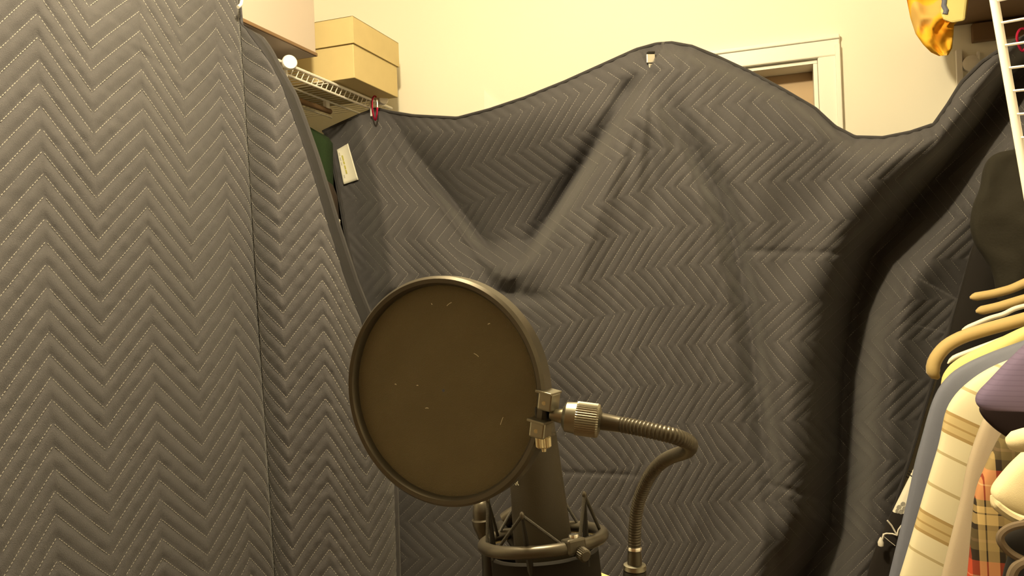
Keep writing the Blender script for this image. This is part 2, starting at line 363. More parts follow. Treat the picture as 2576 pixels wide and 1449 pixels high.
def left_surf_uz(u, z, fold=None):
    u = np.asarray(u, float); z = np.asarray(z, float)
    Z = f_z(u) + 0.006*np.sin(z*5+u*1.3) + 0.012*vnoise(u*0.8+5, z*2.2, 3)
    px = f_px(u) + f_fl(u)*(CAMZ-z)
    if fold is not None: Z = Z + fold
    X = (px-CX)/FOC*Z
    return np.stack([X*RGT[0]+Z*FWD[0], X*RGT[1]+Z*FWD[1], z], -1)
def left_row(u, z):                # row coordinate: metres down over spacing, sagging to the right
    sag = 0.045*sstep(8, 9, u)+0.02*sstep(9, 11, u)
    return (ZTOPL - z - sag)/SPL
def left_z(u, r):
    sag = 0.045*sstep(8, 9, u)+0.02*sstep(9, 11, u)
    return ZTOPL - sag - r*SPL
# rim: right boundary in pixels -> (u, z)
rim_px = np.array([(520, -300), (560, -120), (600, 0), (655, 60), (700, 140), (738, 210), (790, 360), (848, 560), (893, 705), (930, 800), (965, 920), (990, 1100), (1000, 1449), (1010, 2600)], float)
us = np.linspace(-4, 12, 3000); rim_u, rim_z = [], []
for (x, y) in rim_px:
    Xp, Yp = unroll(x, y); zz = CAMZ
    for _ in range(6):
        d = np.abs((f_px(us)+f_fl(us)*(CAMZ-zz)-CX)/FOC - Xp); u0 = us[np.argmin(d)]; zz = CAMZ + float(Yp)*float(f_z(u0))
    rim_u.append(u0); rim_z.append(zz)
rim_z = np.array(rim_z); rim_u = np.array(rim_u); o_ = np.argsort(rim_z)
rim = lambda z: np.interp(z, rim_z[o_], rim_u[o_])
nz, ns = 500, 440
zz = np.linspace(2.29, 0.42, nz)[:, None]; ss = np.linspace(0, 1, ns)[None, :]
ur = rim(zz); uu = -3.2 + ss*(ur+3.2); ZZ = np.broadcast_to(zz, uu.shape)
band = 0.30
def left_fold(u, z):
    e = np.clip((u-(rim(z)-band))/band, 0, 1); return 0.085*e**2*sstep(0.9, 1.3, z)+0.02*e**2
pts = left_surf_uz(uu, ZZ, left_fold(uu, ZZ))
def toward(p, amt):
    d = CAM-p; d /= np.linalg.norm(d, axis=-1)[..., None]; return p + d*amt[..., None]
rowc = left_row(uu, ZZ)+AMP*tri(uu)
pf = puff(rowc)*np.where(ZZ > 1.25, 1-sstep(rim(ZZ)-band*1.1, rim(ZZ)-band*.8, uu), 1.0)
pts_l = toward(pts, 0.0036*pf + 0.0012*vnoise(uu*6, ZZ*60, 9) + 0.0016*vnoise(uu*1.4, ZZ*75+uu*1.5, 14)*sstep(.25, .6, vnoise(uu*.7+4, ZZ*4+1, 15)))
lb = grid_mesh('moving_blanket', pts_l, 'blanket', uv=np.stack([uu*HPL, ZZ], -1))
so = lb.modifiers.new('thickness', 'SOLIDIFY'); so.thickness = 0.007; so.offset = -1
tag(lb, 'charcoal quilted moving blanket with horizontal zigzag rows hanging beside the storage box', 'blanket', 'quilted moving blankets')
def surfL(a, r):
    z = left_z(a, r); return left_surf_uz(a, z, left_fold(a, z))
build_stitches(surfL, (-2.0, 11.0), (-9, 46), lambda a, r: (a < rim(left_z(a, r))-np.where(left_z(a, r) > 1.25, band*.85, .05)) & (left_z(a, r) > 0.5) & (left_z(a, r) < 2.27), 0.0062, 'stitching', lb)
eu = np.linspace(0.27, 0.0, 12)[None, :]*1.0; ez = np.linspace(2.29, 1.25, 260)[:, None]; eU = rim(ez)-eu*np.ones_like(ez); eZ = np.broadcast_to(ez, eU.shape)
eb = grid_mesh('edge_shade_strip', toward(left_surf_uz(eU, eZ, left_fold(eU, eZ)), np.full(eU.shape, 0.0025)), 'edge_shade', lb)  # dark strip paints the shade of the folded-away rim
eb['label'] = 'dark strip coloured as the shade on the turned-away slanting edge'
# folded hem along the slanting rim
hz = np.linspace(2.29, 0.42, 180); he = left_surf_uz(rim(hz), hz, left_fold(rim(hz), hz))
MB().tube(he, 0.009, 8).build('hem', 'hem', lb, smooth=True)

# ------------------------------------------------------------------ back blanket (clipped across the end of the closet)
top_pts = np.array([(812, 330), (850, 312), (900, 290), (945, 272), (985, 281), (1040, 290), (1150, 296), (1230, 275), (1320, 245), (1420, 205), (1520, 160), (1600, 124), (1650, 110), (1690, 107), (1740, 116), (1800, 140), (1890, 182), (1970, 225), (2050, 272), (2100, 318), (2150, 344), (2220, 346), (2290, 332), (2350, 312), (2385, 262), (2420, 205), (2470, 155), (2530, 115), (2600, 80), (2720, 40)], float)
f_top = lambda x: np.interp(x, top_pts[:, 0], top_pts[:, 1])
lef_pts = np.array([(300, 812), (330, 818), (400, 838), (520, 860), (640, 880), (720, 905), (900, 935), (1449, 960), (2300, 970)], float)
f_left = lambda y: np.interp(y, lef_pts[:, 0], lef_pts[:, 1])
rig_pts = np.array([(40, 2720), (300, 2600), (420, 2520), (500, 2462), (600, 2456), (640, 2445), (800, 2395), (960, 2345), (1140, 2292), (1290, 2245), (1449, 2190), (1700, 2110), (2300, 2050)], float)
f_right = lambda y: np.interp(y, rig_pts[:, 0], rig_pts[:, 1])
def pdist(px, py, poly):
    """signed distance to polyline (positive = right side going down) and fraction along"""
    poly = np.asarray(poly, float); best = np.full(np.shape(px), 1e9); sg = np.zeros(np.shape(px)); fr = np.zeros(np.shape(px))
    n = len(poly)-1
    for i in range(n):
        a, b = poly[i], poly[i+1]; d = b-a; L2 = d@d
        t = ((px-a[0])*d[0]+(py-a[1])*d[1])/L2
        lo = 0.0 if i else -0.0; tc_ = np.clip(t, 0, 1)
        qx, qy = a[0]+tc_*d[0], a[1]+tc_*d[1]; D = np.hypot(px-qx, py-qy)
        s_ = np.sign((px-a[0])*d[1]-(py-a[1])*d[0]); m_ = D < best
        best = np.where(m_, D, best); sg = np.where(m_, s_, sg); fr = np.where(m_, (i+tc_)/n, fr)
    return best*sg, fr
V1 = [(958, 300), (1010, 385), (1080, 480), (1150, 570), (1210, 650), (1262, 735)]
R1 = [(1628, 185), (1570, 290), (1500, 405), (1420, 530), (1365, 610), (1318, 680), (1290, 730)]
RD = [(1625, 220), (1580, 330), (1535, 450), (1490, 600), (1445, 760), (1420, 950)]
V2 = [(1648, 195), (1700, 290), (1760, 400), (1812, 500), (1850, 620), (1882, 780), (1905, 980), (1930, 1150), (1950, 1300), (1960, 1500)]
VAL3 = [(2700, 60), (2540, 200), (2474, 300), (2385, 410), (2300, 510), (2200, 640), (2150, 780), (2125, 950), (2115, 1150), (2090, 1320), (2020, 1460), (1950, 1600)]
L0 = [(905, 300), (940, 420), (965, 560), (985, 720)]
def back_y(px, py):
    px = np.asarray(px, float); py = np.asarray(py, float)
    y = 2.15 + 0.17*sstep(1500, 930, px)**1.3 - 0.08*sstep(2050, 2600, px)*sstep(900, 300, py)
    g = lambda d, w_: np.exp(-(d/w_)**2)
    # left ridge and valley V1
    d, f = pdist(px, py, L0); y -= 0.05*g(d, 36)*sstep(900, 700, py)
    d1_, f1 = pdist(px, py, V1); y += (0.045+0.06*f1)*g(d1_+6, 44)*sstep(790, 735, py)
    # swag interior recessed, pocket at the bottom
    dr, fr = pdist(px, py, R1)
    inside = sstep(-4, 36, d1_)*sstep(8, -26, dr)*sstep(765, 712, py)
    y += inside*(0.02 + 0.16*sstep(260, 600, py) - 0.20*sstep(600, 705, py))
    y += 0.045*g(dr+20, 26)*sstep(0, .1, fr)*sstep(.95, .6, fr)
    y -= 0.020*g(np.hypot((px-1290)/70, (py-668)/45), 1.0)
    y += 0.020*g((py-(742+0.12*(px-1300)))/18, 1.0)*g((px-1310)/75, 1.0)
    # cone under the clip
    dd, fd = pdist(px, py, RD); y -= 0.042*g(dd, 72)*sstep(0, .15, fd)*sstep(1100, 800, py)
    cone = sstep(-20, 40, dr)*sstep(1900, 1600, px); y -= 0.02*cone*sstep(900, 500, py)
    # folds fanning out below the clip
    rad_ = np.hypot(px-1637, py-150); th_ = np.arctan2(px-1637, np.maximum(py-150, 1)); fan = sstep(20, 60, dr)*sstep(.42, .28, th_)
    y += fan*0.007*np.sin(th_*26+0.9+.8*vnoise(rad_/200, th_*3, 17))*sstep(40, 260, rad_)*sstep(1000, 500, rad_)
    # valley V2
    d2, f2 = pdist(px, py, V2); y += 0.055*g(d2, 26)*sstep(0, .3, f2)*(1-.55*sstep(.55, 1, f2)) 
    y -= 0.020*g(d2+58, 36)*(1-.5*f2); y -= 0.012*g(d2-70, 50)
    # deep groove V3: steep left wall, softer right
    d3, f3 = pdist(px, py, VAL3)
    gw = np.where(d3 < 0, 28.0+22.0*sstep(.25, .5, f3), 72.0); y += (0.27-0.05*f3)*g(d3, gw)
    y -= 0.07*g(d3+120, 70)*sstep(0.18, .35, f3)
    y -= 0.05*g(d3-105, 55)*sstep(.3, .5, f3); y += (0.03+0.05*sstep(.6, .4, f3))*sstep(60, 330, d3)*sstep(.12, .3, f3)
    y += 0.085*sstep(1890, 2130, px)*sstep(330, 600, py)
    # soft overall undulation and small wrinkles
    y += 0.012*vnoise(px/170+3, py/330, 5) + 0.004*vnoise(px/60, py/150, 6)
    wr = sstep(1350, 1600, px)*sstep(2000, 1750, px)
    y += wr*0.0032*vnoise(px/17+0.30*py/17, py/150, 12)
    y += 0.006*g((py-632-0.02*(px-1900))/9, 1)*sstep(1850, 1900, px)*sstep(2180, 2120, px)
    y += 0.005*g((py-1192-0.04*(px-1500))/7, 1)*sstep(1390, 1440, px)*sstep(1640, 1560, px)
    y += 0.007*g((py-(1222+.28*(px-1950)))/9, 1)*sstep(1900, 1960, px)*sstep(2120, 2060, px)
    # the top rolls away over its edge
    e = np.clip((py-f_top(px))/34.0, 0, 4); roll = np.exp(-e*e)
    y += roll*(0.012+0.055*sstep(1560, 1680, px)*sstep(2420, 2200, px))
    return y
def back_pt(px, py): return PY(px, py, back_y(px, py))
# quilting coordinates: (a, r) <-> (px, py); rows run down the blanket
def rowfun(px):
    return np.interp(px, [700, 1000, 1150, 1640, 1900, 2300, 2800], [-330, -470, -490, 0, 60, 90, 110])
def tiltv(V): return np.interp(V, [0, 330, 930, 1500], [0.33, 0.31, 0.15, 0.06])*1.0
def slantU(U): return np.interp(U, [700, 950, 1100, 1500, 1700, 1850, 2000, 2500], [0.05, 0.1, 0.16, 0.13, 0.0, -0.12, -0.16, -0.16])
def gV(V): return 500*np.tanh((V-600)/500)
U_of_k = [(-60, 812-60*27.5+27*0), (0, 812)]
ku = np.array([700, 812, 1700, 1850, 2600], float); kk = np.array([-4, 0, 0, 0, 0], float)
kk[2] = (1700-812)/27.8; kk[3] = kk[2]+150/31.0; kk[4] = kk[3]+750/34.0
def back_UV(px, py):
    V = py.copy(); U = px.copy()
    for _ in range(12): V = py + tiltv(V)*rowfun(px)
    for _ in range(12): U = px - slantU(U)*gV(V)
    return U, V
def back_ar(px, py):
    U, V = back_UV(np.asarray(px, float), np.asarray(py, float)); return (V-375.0)/99.0, np.interp(U, ku, kk)
def back_pix(a, r):
    V = 375.0+99.0*np.asarray(a, float); U = np.interp(r, kk, ku); px = U+slantU(U)*gV(V); py = V - tiltv(V)*rowfun(px); return px, py
nR, nC = 560, 470
tt = np.linspace(0, 1, nR)[:, None]**1.0; sx = np.linspace(0, 1, nC)[None, :]
# lattice between left edge, right edge, top silhouette
PXg = np.zeros((nR, nC)); PYg = np.zeros((nR, nC))
xs_top = 812 + sx[0]*(2717-812)
for j in range(nC):
    x0 = xs_top[j]; y0 = f_top(x0)
    yv = y0 + tt[:, 0]*(1980-y0)
    fL = f_left(yv)-f_left(y0); fR = f_right(np.maximum(yv, 40))-f_right(max(y0, 40))
    PXg[:, j] = x0 + fL*(1-sx[0][j])**2.0 + fR*sx[0][j]**2.0; PYg[:, j] = yv
bp = back_pt(PXg, PYg); A_, R_ = back_ar(PXg, PYg)
bp = toward(bp, 0.0034*puff(R_-AMP*tri(A_)))
bb = grid_mesh('moving_blanket', bp, 'blanket', uv=np.stack([PXg/1000, PYg/1000], -1))
so = bb.modifiers.new('thickness', 'SOLIDIFY'); so.thickness = 0.007; so.offset = -1
tag(bb, 'charcoal quilted moving blanket with upright zigzag stitching clipped sagging across the closet end', 'blanket', 'quilted moving blankets')
def in_back(px, py):
    s_ = np.clip((px-f_left(py))/(f_right(np.maximum(py, 40))-f_left(py)), -1, 2)
    return (py > f_top(px)+26) & (px > f_left(py)+34) & (px < f_right(np.maximum(py, 40))-14) & (py < 1900)
def surfB(a, r):
    px, py = back_pix(a, r); return back_pt(px, py)
# chevron tips point right at even a: mirror the row offset
AMP_keep = AMP
def surfB2(a, r): return surfB(a, r)
_tri = tri
def tri(a): a = np.mod(a, 2.0); return -np.abs(a-1.0)
build_stitches(surfB2, (-4.2, 13.0), (-8, kk[4]+6), lambda a, r: in_back(*back_pix(a, r)), 0.0062, 'stitching', bb, width=0.0011, lift=0.0010, sp=0.03)
tri = _tri
# hem along the top, left and right edges
ex = np.linspace(812, 2690, 260); e1 = back_pt(ex, f_top(ex)+1.0)
MB().tube(e1, 0.005, 8).build('hem', 'hem', bb, smooth=True)
ey = np.linspace(332, 1950, 160); MB().tube(back_pt(f_left(ey)+1, ey), 0.006, 8).build('hem', 'hem', bb, smooth=True)
ey = np.linspace(560, 1950, 160); MB().tube(back_pt(f_right(ey)-1, ey), 0.006, 8).build('hem', 'hem', bb, smooth=True)
# sewn label on the blanket
def patch(poly, mat, name, parent, lift, surf=back_pt, n=14):
    (a, b, c, d) = [np.array(p, float) for p in poly]; s_ = np.linspace(0, 1, n)
    S, Tt = np.meshgrid(s_, s_); q = (1-S)[..., None]*((1-Tt)[..., None]*a+Tt[..., None]*d) + S[..., None]*((1-Tt)[..., None]*b+Tt[..., None]*c)
    return grid_mesh(name, toward(surf(q[..., 0], q[..., 1]), np.full(S.shape, lift)), mat, parent)
lab = patch([(847, 377), (875, 361), (901, 452), (864, 464)], 'tag', 'label', bb, 0.012); lab['label'] = 'white sewn cloth label'
s_ = lab.modifiers.new('thickness', 'SOLIDIFY'); s_.thickness = 0.001
for k, (y0, y1, off) in enumerate(((391, 404, 0), (406, 413, 2), (416, 425, 4), (427, 437, 6))):
    x0 = 859+(y0-391)*.25
    patch([(x0, y0), (x0+3.5, y0), (x0+3.5+(y1-y0)*.25, y1), (x0+(y1-y0)*.25, y1)], 'print', 'label_print', lab, 0.0135, n=3)
for y0 in (384, 396, 408, 440):
    x0 = 852+(y0-384)*.22
    patch([(x0, y0), (x0+2.6, y0), (x0+4.2, y0+8), (x0+1.6, y0+8)], 'greyprint', 'label_print', lab, 0.0135, n=3)

# ------------------------------------------------------------------ clips that hold the blankets
def carabiner(cx_px, cy_px, surf_pt, label, h=0.05, wd=0.022):
    c = np.array(surf_pt, float); o = thing('carabiner', label, 'carabiner', c, 'red carabiners holding the blankets')
    ux = RGT*0.75-FWD*0.65; ux /= np.linalg.norm(ux); uz = UPV
    path = [c+ux*wd/2*np.cos(t)*(0.75+0.25*np.sin(t)) + uz*(h/2*np.sin(t)) for t in np.linspace(0, 2*math.pi, 33)[:-1]]
    MB().tube(path[5:]+path[:1], 0.0028, 8).build('body', 'red', o, smooth=True)
    MB().tube([path[0], path[2], path[5]], 0.0022, 8).build('gate', 'chrome', o, smooth=True)
    return o
carabiner(943, 272, PY(943, 272, 2.30), 'red carabiner linking the blanket corner to the wire shelf end', 0.078, 0.034)
carabiner(2572, 100, PY(2572, 100, back_y(2572., 100.)-0.03), 'red carabiner at the blanket end beside the upright wire rack', 0.05, 0.026)
c0 = P(1637, 150, 1.0); 
yb_ = float(back_y(1637., 150.)); cb = PY(1637, 148, yb_-0.016); cl = thing('clip', 'small polished steel spring clip pinching the blanket peak', 'clip', cb)
rc = rot_from(-FWD, RGT); 
rc = rc @ np.array(Matrix.Rotation(math.radians(-2), 3, 'Z'))
MB().box(cb, (0.024, 0.025, 0.010), rc).build('jaw', 'chrome', cl, bevel=0.002)
MB().box(PY(1637, 133, yb_-0.010), (0.021, 0.006, 0.016), rc).build('spring_roll', 'black', cl, bevel=0.002)
q = MB(); prof = [(-.010, .013), (.010, .013), (.011, 0.0), (.006, -.012), (-.002, -.016), (-.006, -.010)]
c2 = PY(1640, 173, yb_-0.014); vv = [c2+rc@np.array([x, y, 0.004]) for x, y in prof]+[c2+rc@np.array([x, y, -0.004]) for x, y in prof]; n6 = len(prof)
q.add(vv, [tuple(range(n6)), tuple(range(2*n6-1, n6-1, -1))]+[(i, i+n6, (i+1) % n6+n6, (i+1) % n6) for i in range(n6)]); q.build('lever', 'chrome', cl, bevel=0.001)
# pale hook at the top of the left blanket
hk = PX(604, 2, -1.19); ho = thing('hook', 'small cream plastic hook at the blanket top beside the storage box', 'hook', hk)
MB().tube([PX(600, -40, -1.20), PX(606, -18, -1.19), PX(609, 0, -1.18), PX(606, 12, -1.175), PX(599, 18, -1.175)], 0.004, 10).build('hook_wire', 'whiteplastic', ho, smooth=True)

# ------------------------------------------------------------------ left wire shelf, boxes
XS = -1.28
pS = PX(830, 207, XS); ZS = pS[2]
print('SHELF z', ZS, 'knob', PX(960, 252, XS))
sh = thing('wire_shelf', 'white ventilated wire shelf carrying the storage boxes', 'shelf', (XS, 1.2, ZS))
y0s, y1s = 0.25, 2.47
rail_me = None
def rail(y0, y1, x, z, r, nm='rail', par=sh, mat='wire'): return MB().tube([(x, y0, z), (x, y1, z)], r, 8).build(nm, mat, par, smooth=True)
rail(y0s, y1s, XS, ZS, 0.0045); rail(y0s, y1s, XS-0.012, ZS-0.024, 0.0038)
for xx in (-1.40, -1.52, XL+0.02): rail(y0s, y1s, xx, ZS-0.006, 0.0035)
wm = MB().tube([(XL+0.015, 0, 0), (XS, 0, 0), (XS+0.001, 0, -0.004), (XS-0.012, 0, -0.026)], 0.0016, 5)
w0 = wm.build('cross_wire', 'wire', sh); w0.location = (0, y0s+0.02, ZS+0.004-0); w0.matrix_parent_inverse = parent_inv(sh)
ny = int((y1s-y0s)/0.0254)
for i in range(1, ny):
    c = w0.copy(); COL.objects.link(c); c.location = (0, y0s+0.02+i*0.0254, ZS+0.004); 
# hanging rod brackets with round white end caps
for (px, py, r) in ((727, 160, 0.0205), (962, 253, 0.0165)):
    c = PX(px, py, XS+0.02); k = MB().lathe([(r*.8, 0), (r, 0.004), (r, 0.012), (r*.9, 0.016)], c, (0.7, -0.7, 0.05), 20); k.build('end_cap', 'wire', sh, smooth=True)
    MB().tube([(XS, c[1], ZS-0.01), c], 0.006, 8).build('cap_stem', 'wire', sh)
for (px, py, bl2) in ((719, 172, .12), (934, 262, .05)):
    c = PX(px, py, XS+0.005); MB().box((c[0], c[1], c[2]-bl2/2+.01), (0.007, 0.007, bl2)).build('bracket', 'wire', sh, bevel=0.001)
# wire grid panel on the back wall under the shelf
gp = thing('wire_grid', 'white wire grid panel on the back wall under the box shelf', 'wire rack', (-1.48, 2.5, 1.6))
for i in range(9): MB().tube([(-1.64+i*0.045, 2.505, 1.25), (-1.64+i*0.045, 2.505, ZS-0.03)], 0.0017, 6).build('upright_wire', 'wire', gp)
for i in range(7): MB().tube([(-1.65, 2.500, 1.28+i*0.1), (-1.27, 2.500, 1.28+i*0.1)], 0.0022, 6).build('cross_wire', 'wire', gp)
# cardboard box with lid
xb = -1.20; pa = PX(894, 200, xb); pb = PX(1006, 237, xb); topz = PX(895, 50, xb)[2]; lidz = PX(895, 113, xb)[2]
zb = ZS+0.008; yb0, yb1 = pa[1], pb[1]; hb = topz-pa[2]
print('BOX', pa, pb, topz, lidz, zb)
zb = max(zb, pa[2]); lz = zb+(lidz-pa[2]); tz = zb+hb
bx = thing('cardboard_box', 'pale yellow cardboard box with a fitted lid on the wire shelf', 'box', (xb-0.17, (yb0+yb1)/2, zb))
MB().box((xb-0.17, (yb0+yb1)/2, (zb+lz)/2), (0.33, yb1-yb0-0.008, lz-zb)).build('body', 'card', bx, bevel=0.002)
L = MB(); th = 0.003; cxm, cym = xb-0.17, (yb0+yb1)/2; lw, ll = 0.342, yb1-yb0+0.006
L.box((cxm, cym, tz-th/2), (lw, ll, th)); 
for s1 in (-1, 1):
    L.box((cxm+s1*(lw/2-th/2), cym, (lz-0.004+tz)/2), (th, ll, tz-lz+0.004)); L.box((cxm, cym+s1*(ll/2-th/2), (lz-0.004+tz)/2), (lw-2*th, th, tz-lz+0.004))
L.build('lid', 'card', bx, bevel=0.001)
# large pinkish storage box, overhanging the shelf
xt = -1.235; q1 = PX(796, 143, xt); q0 = PX(690, 112, xt)
print('TOTE', q1, q0)
zt = ZS+0.0075; yt1 = q1[1]; zt = max(zt, q1[2])
tb = thing('storage_box', 'large pinkish grey storage box on the wire shelf beside the cardboard box', 'box', (xt-0.2, yt1-0.25, zt))
MB().box((xt-0.225, yt1-0.27, zt+0.19), (0.45, 0.54, 0.38)).build('body', 'pinkbox', tb, bevel=0.004)
MB().box((xt-0.225, yt1-0.27, zt+0.006), (0.456, 0.546, 0.010)).build('shaded_bottom_rim', 'brown', tb, bevel=0.002)  # lip and underside, coloured brown to hold the shade under the overhang

# ------------------------------------------------------------------ garments
def garment(name, label, cat, Y, left, mat, xc=0.52, th=0.03, folds=(9, .012), seed=1, group=None, uvs=1.0, parent=None, tilt=0.0, bottom_round=True, nrow=70, ncol=64, wrinkle=0.0):
    left = np.array(left, float)
    d = np.concatenate([[0], np.cumsum(np.hypot(*np.diff(left, axis=0).T))]); d /= d[-1]
    t = np.linspace(0, 1, nrow); lx = np.interp(t, d, left[:, 0]); ly = np.interp(t, d, left[:, 1])
    ker = np.ones(5)/5
    lx[2:-2] = np.convolve(lx, ker, 'valid'); ly[2:-2] = np.convolve(ly, ker, 'valid')
    Lp = PY(lx, ly, np.full(nrow, Y)); xl, zl = Lp[:, 0], Lp[:, 2]
    xl = np.minimum(xl, xc-0.02); xr = np.minimum(2*xc-xl, 0.895)
    ang = np.linspace(0, 2*math.pi, ncol, endpoint=False)
    ca, sa = np.cos(ang), np.sin(ang)
    prof = np.sign(sa)*np.abs(sa)**0.45
    pts = np.zeros((nrow, ncol, 3)); uv = np.zeros((nrow, ncol, 2))
    for i in range(nrow):
        f = sstep(0, .16, t[i]); wx = (xr[i]-xl[i])/2; xm = (xr[i]+xl[i])/2
        tt_ = th*(0.35+0.65*f)
        fo = folds[1]*f*np.sin(folds[0]*ca*2.2+seed*1.7+1.1*np.sin(t[i]*3+seed))*np.clip(1.15-np.abs(ca), 0, 1)
        fo += folds[1]*.6*vnoise(ca*5+seed*3, np.full_like(ca, t[i]*5+seed), seed)*np.clip(1.1-np.abs(ca), 0, 1)
        if wrinkle: fo += wrinkle*(vnoise(ca*7+seed, np.full_like(ca, t[i]*9), seed+40)+.6*vnoise(ca*13, np.full_like(ca, t[i]*17), seed+41))*np.clip(1.25-np.abs(ca), 0, 1)
        pts[i, :, 0] = xm - wx*ca; pts[i, :, 1] = Y - (tt_*prof + fo*np.abs(prof)*np.sign(-sa)*-1) + tilt*(zl[0]-zl[i]); pts[i, :, 2] = zl[i]
        uv[i, :, 0] = -wx*ca*uvs; uv[i, :, 1] = (zl[0]-zl[i])*uvs
    # close top and bottom
    def cap(row): c = row.mean(0); return np.stack([c+(row-c)*k for k in (0.5, 0.02)])
    tp = cap(pts[0])[::-1]; bt = cap(pts[-1]); pts = np.concatenate([tp, pts, bt], 0)
    uv = np.concatenate([uv[:1], uv[:1], uv, uv[-1:], uv[-1:]], 0)
    o = grid_mesh(name, pts, mat, parent, uv, wrap=True)
    return tag(o, label, cat, group) if parent is None else o
G = 'garments on the hanging rail'
ol = garment('jacket', 'dark olive jacket bunched beside the upright wire rack', 'jacket', 1.795, [(2760, 300), (2660, 345), (2576, 372), (2492, 388), (2472, 425), (2470, 470), (2446, 520), (2440, 570), (2450, 612), (2475, 645), (2500, 690), (2510, 760)], 'olive', xc=0.66, th=0.035, folds=(6, .012), seed=4, group=G, wrinkle=.035)
bc = garment('coat', 'long black coat hanging behind the empty tan hangers', 'coat', 1.92, [(2760, 380), (2600, 440), (2500, 500), (2448, 610), (2430, 680), (2408, 760), (2385, 850), (2362, 940), (2336, 1040), (2302, 1190), (2262, 1300), (2225, 1420), (2180, 1560), (2120, 1700)], 'blackcloth', xc=0.68, th=0.03, group=G, seed=2)
fd = garment('dress', 'white floral dress with black embroidered lower part behind the slate blue shirt', 'dress', 1.63, [(2760, 790), (2560, 850), (2420, 950), (2350, 1060), (2308, 1160), (2275, 1225), (2245, 1285), (2222, 1335), (2200, 1380), (2180, 1449), (2140, 1650)], 'floral', group=G, seed=3, th=0.022, folds=(5, .004))
ye = garment('shirt', 'yellow shirt on a thin white hanger in front of the tan hanger', 'shirt', 1.50, [(2760, 760), (2576, 822), (2480, 868), (2405, 905), (2376, 932), (2364, 962), (2370, 1000), (2380, 1050), (2390, 1120), (2400, 1200)], 'yellow', group=G, seed=5, th=0.022)
bl_ = garment('shirt', 'slate blue shirt between the yellow and the striped shirts', 'shirt', 1.43, [(2760, 790), (2576, 858), (2490, 888), (2415, 922), (2374, 955), (2352, 990), (2334, 1042), (2316, 1112), (2300, 1165), (2290, 1222), (2260, 1350), (2236, 1449), (2195, 1620)], 'slate', group=G, seed=6, th=0.028)
stp = garment('shirt', 'cream long-sleeved shirt with brown stripes beside the slate blue one', 'shirt', 1.35, [(2760, 830), (2576, 892), (2490, 925), (2430, 965), (2388, 1010), (2373, 1050), (2366, 1105), (2337, 1200), (2310, 1290), (2278, 1400), (2256, 1470), (2220, 1620)], 'stripes', group=G, seed=7, th=0.026, folds=(7, .008))
tau = garment('shirt', 'plain taupe shirt between the striped and the plaid shirts', 'shirt', 1.275, [(2760, 900), (2600, 960), (2520, 1000), (2480, 1040), (2455, 1100), (2432, 1170), (2418, 1250), (2395, 1340), (2370, 1440), (2345, 1550), (2320, 1650)], 'taupe', group=G, seed=8, th=0.024, folds=(8, .012))
pla = garment('shirt', 'red black and cream plaid shirt below the mauve knit', 'shirt', 1.20, [(2760, 950), (2620, 1010), (2560, 1050), (2520, 1090), (2490, 1150), (2465, 1205), (2452, 1240), (2446, 1300), (2438, 1400), (2430, 1480), (2415, 1620)], 'plaid', group=G, seed=9, th=0.024, folds=(5, .008))
plm = garment('shirt', 'blackish plum shirt tucked under the mauve knit', 'shirt', 1.14, [(2760, 860), (2600, 940), (2500, 1000), (2458, 1022), (2470, 1048), (2500, 1078), (2540, 1105), (2580, 1115)], 'plum', group=G, seed=10, th=0.014, folds=(5, .004))
mau = garment('sweater', 'mauve ribbed knit top hanging above the plaid shirt', 'sweater', 1.08, [(2760, 730), (2640, 808), (2576, 872), (2530, 915), (2490, 958), (2460, 988), (2452, 1005), (2456, 1022), (2470, 1028)], 'mauve', group=G, seed=11, th=0.03, folds=(4, .008))
kn = garment('sweater', 'cream knit sweater sleeve in front of the plaid shirt', 'sweater', 1.02, [(2760, 1040), (2640, 1085), (2576, 1138), (2540, 1172), (2512, 1205), (2492, 1232), (2492, 1248), (2510, 1272), (2540, 1292), (2590, 1310)], 'knit', xc=0.47, group=G, seed=12, th=0.028, folds=(3, .006))
MB().tube(PYS([(2493, 1246), (2500, 1262), (2520, 1282), (2548, 1300), (2585, 1313), (2640, 1322)], 0.985), np.interp(np.linspace(0, 1, 40), [0, .15, 1], [.001, .005, .006]), 8).build('cuff_rim', 'knit', kn, smooth=True)
dk = garment('jacket', 'dark jacket with grey brown piping below the cream knit sleeve', 'jacket', 0.945, [(2760, 1240), (2640, 1290), (2560, 1318), (2522, 1338), (2520, 1358), (2540, 1395), (2528, 1430), (2518, 1480), (2500, 1600)], 'blackcloth', xc=0.45, group=G, seed=13, th=0.024)
MB().tube(PYS([(2640, 1305), (2580, 1318), (2535, 1330), (2516, 1350), (2528, 1378), (2560, 1402), (2610, 1420)], 0.915), 0.0040, 8).build('piping', 'piping', dk, smooth=True)
MB().tube(PYS([(2640, 1402), (2585, 1412), (2555, 1428), (2545, 1450), (2548, 1500)], 0.912), 0.0050, 8).build('piping', 'piping', dk, smooth=True)
rl = thing('cloth_roll', 'small pale rounded cloth end above the cream knit sleeve', 'garment', PY(2600, 1105, 0.98), G)
ax = PY(2680, 1085, 0.99)-PY(2562, 1110, 0.98); ln = np.linalg.norm(ax)
MB().lathe([(0.001, -.012), (0.007, -.010), (0.0115, -.003), (0.0125, .008), (0.0125, ln), (0.011, ln+.004)], PY(2562, 1110, 0.98), ax, 20).build('cloth_tip', 'knit', rl, smooth=True)
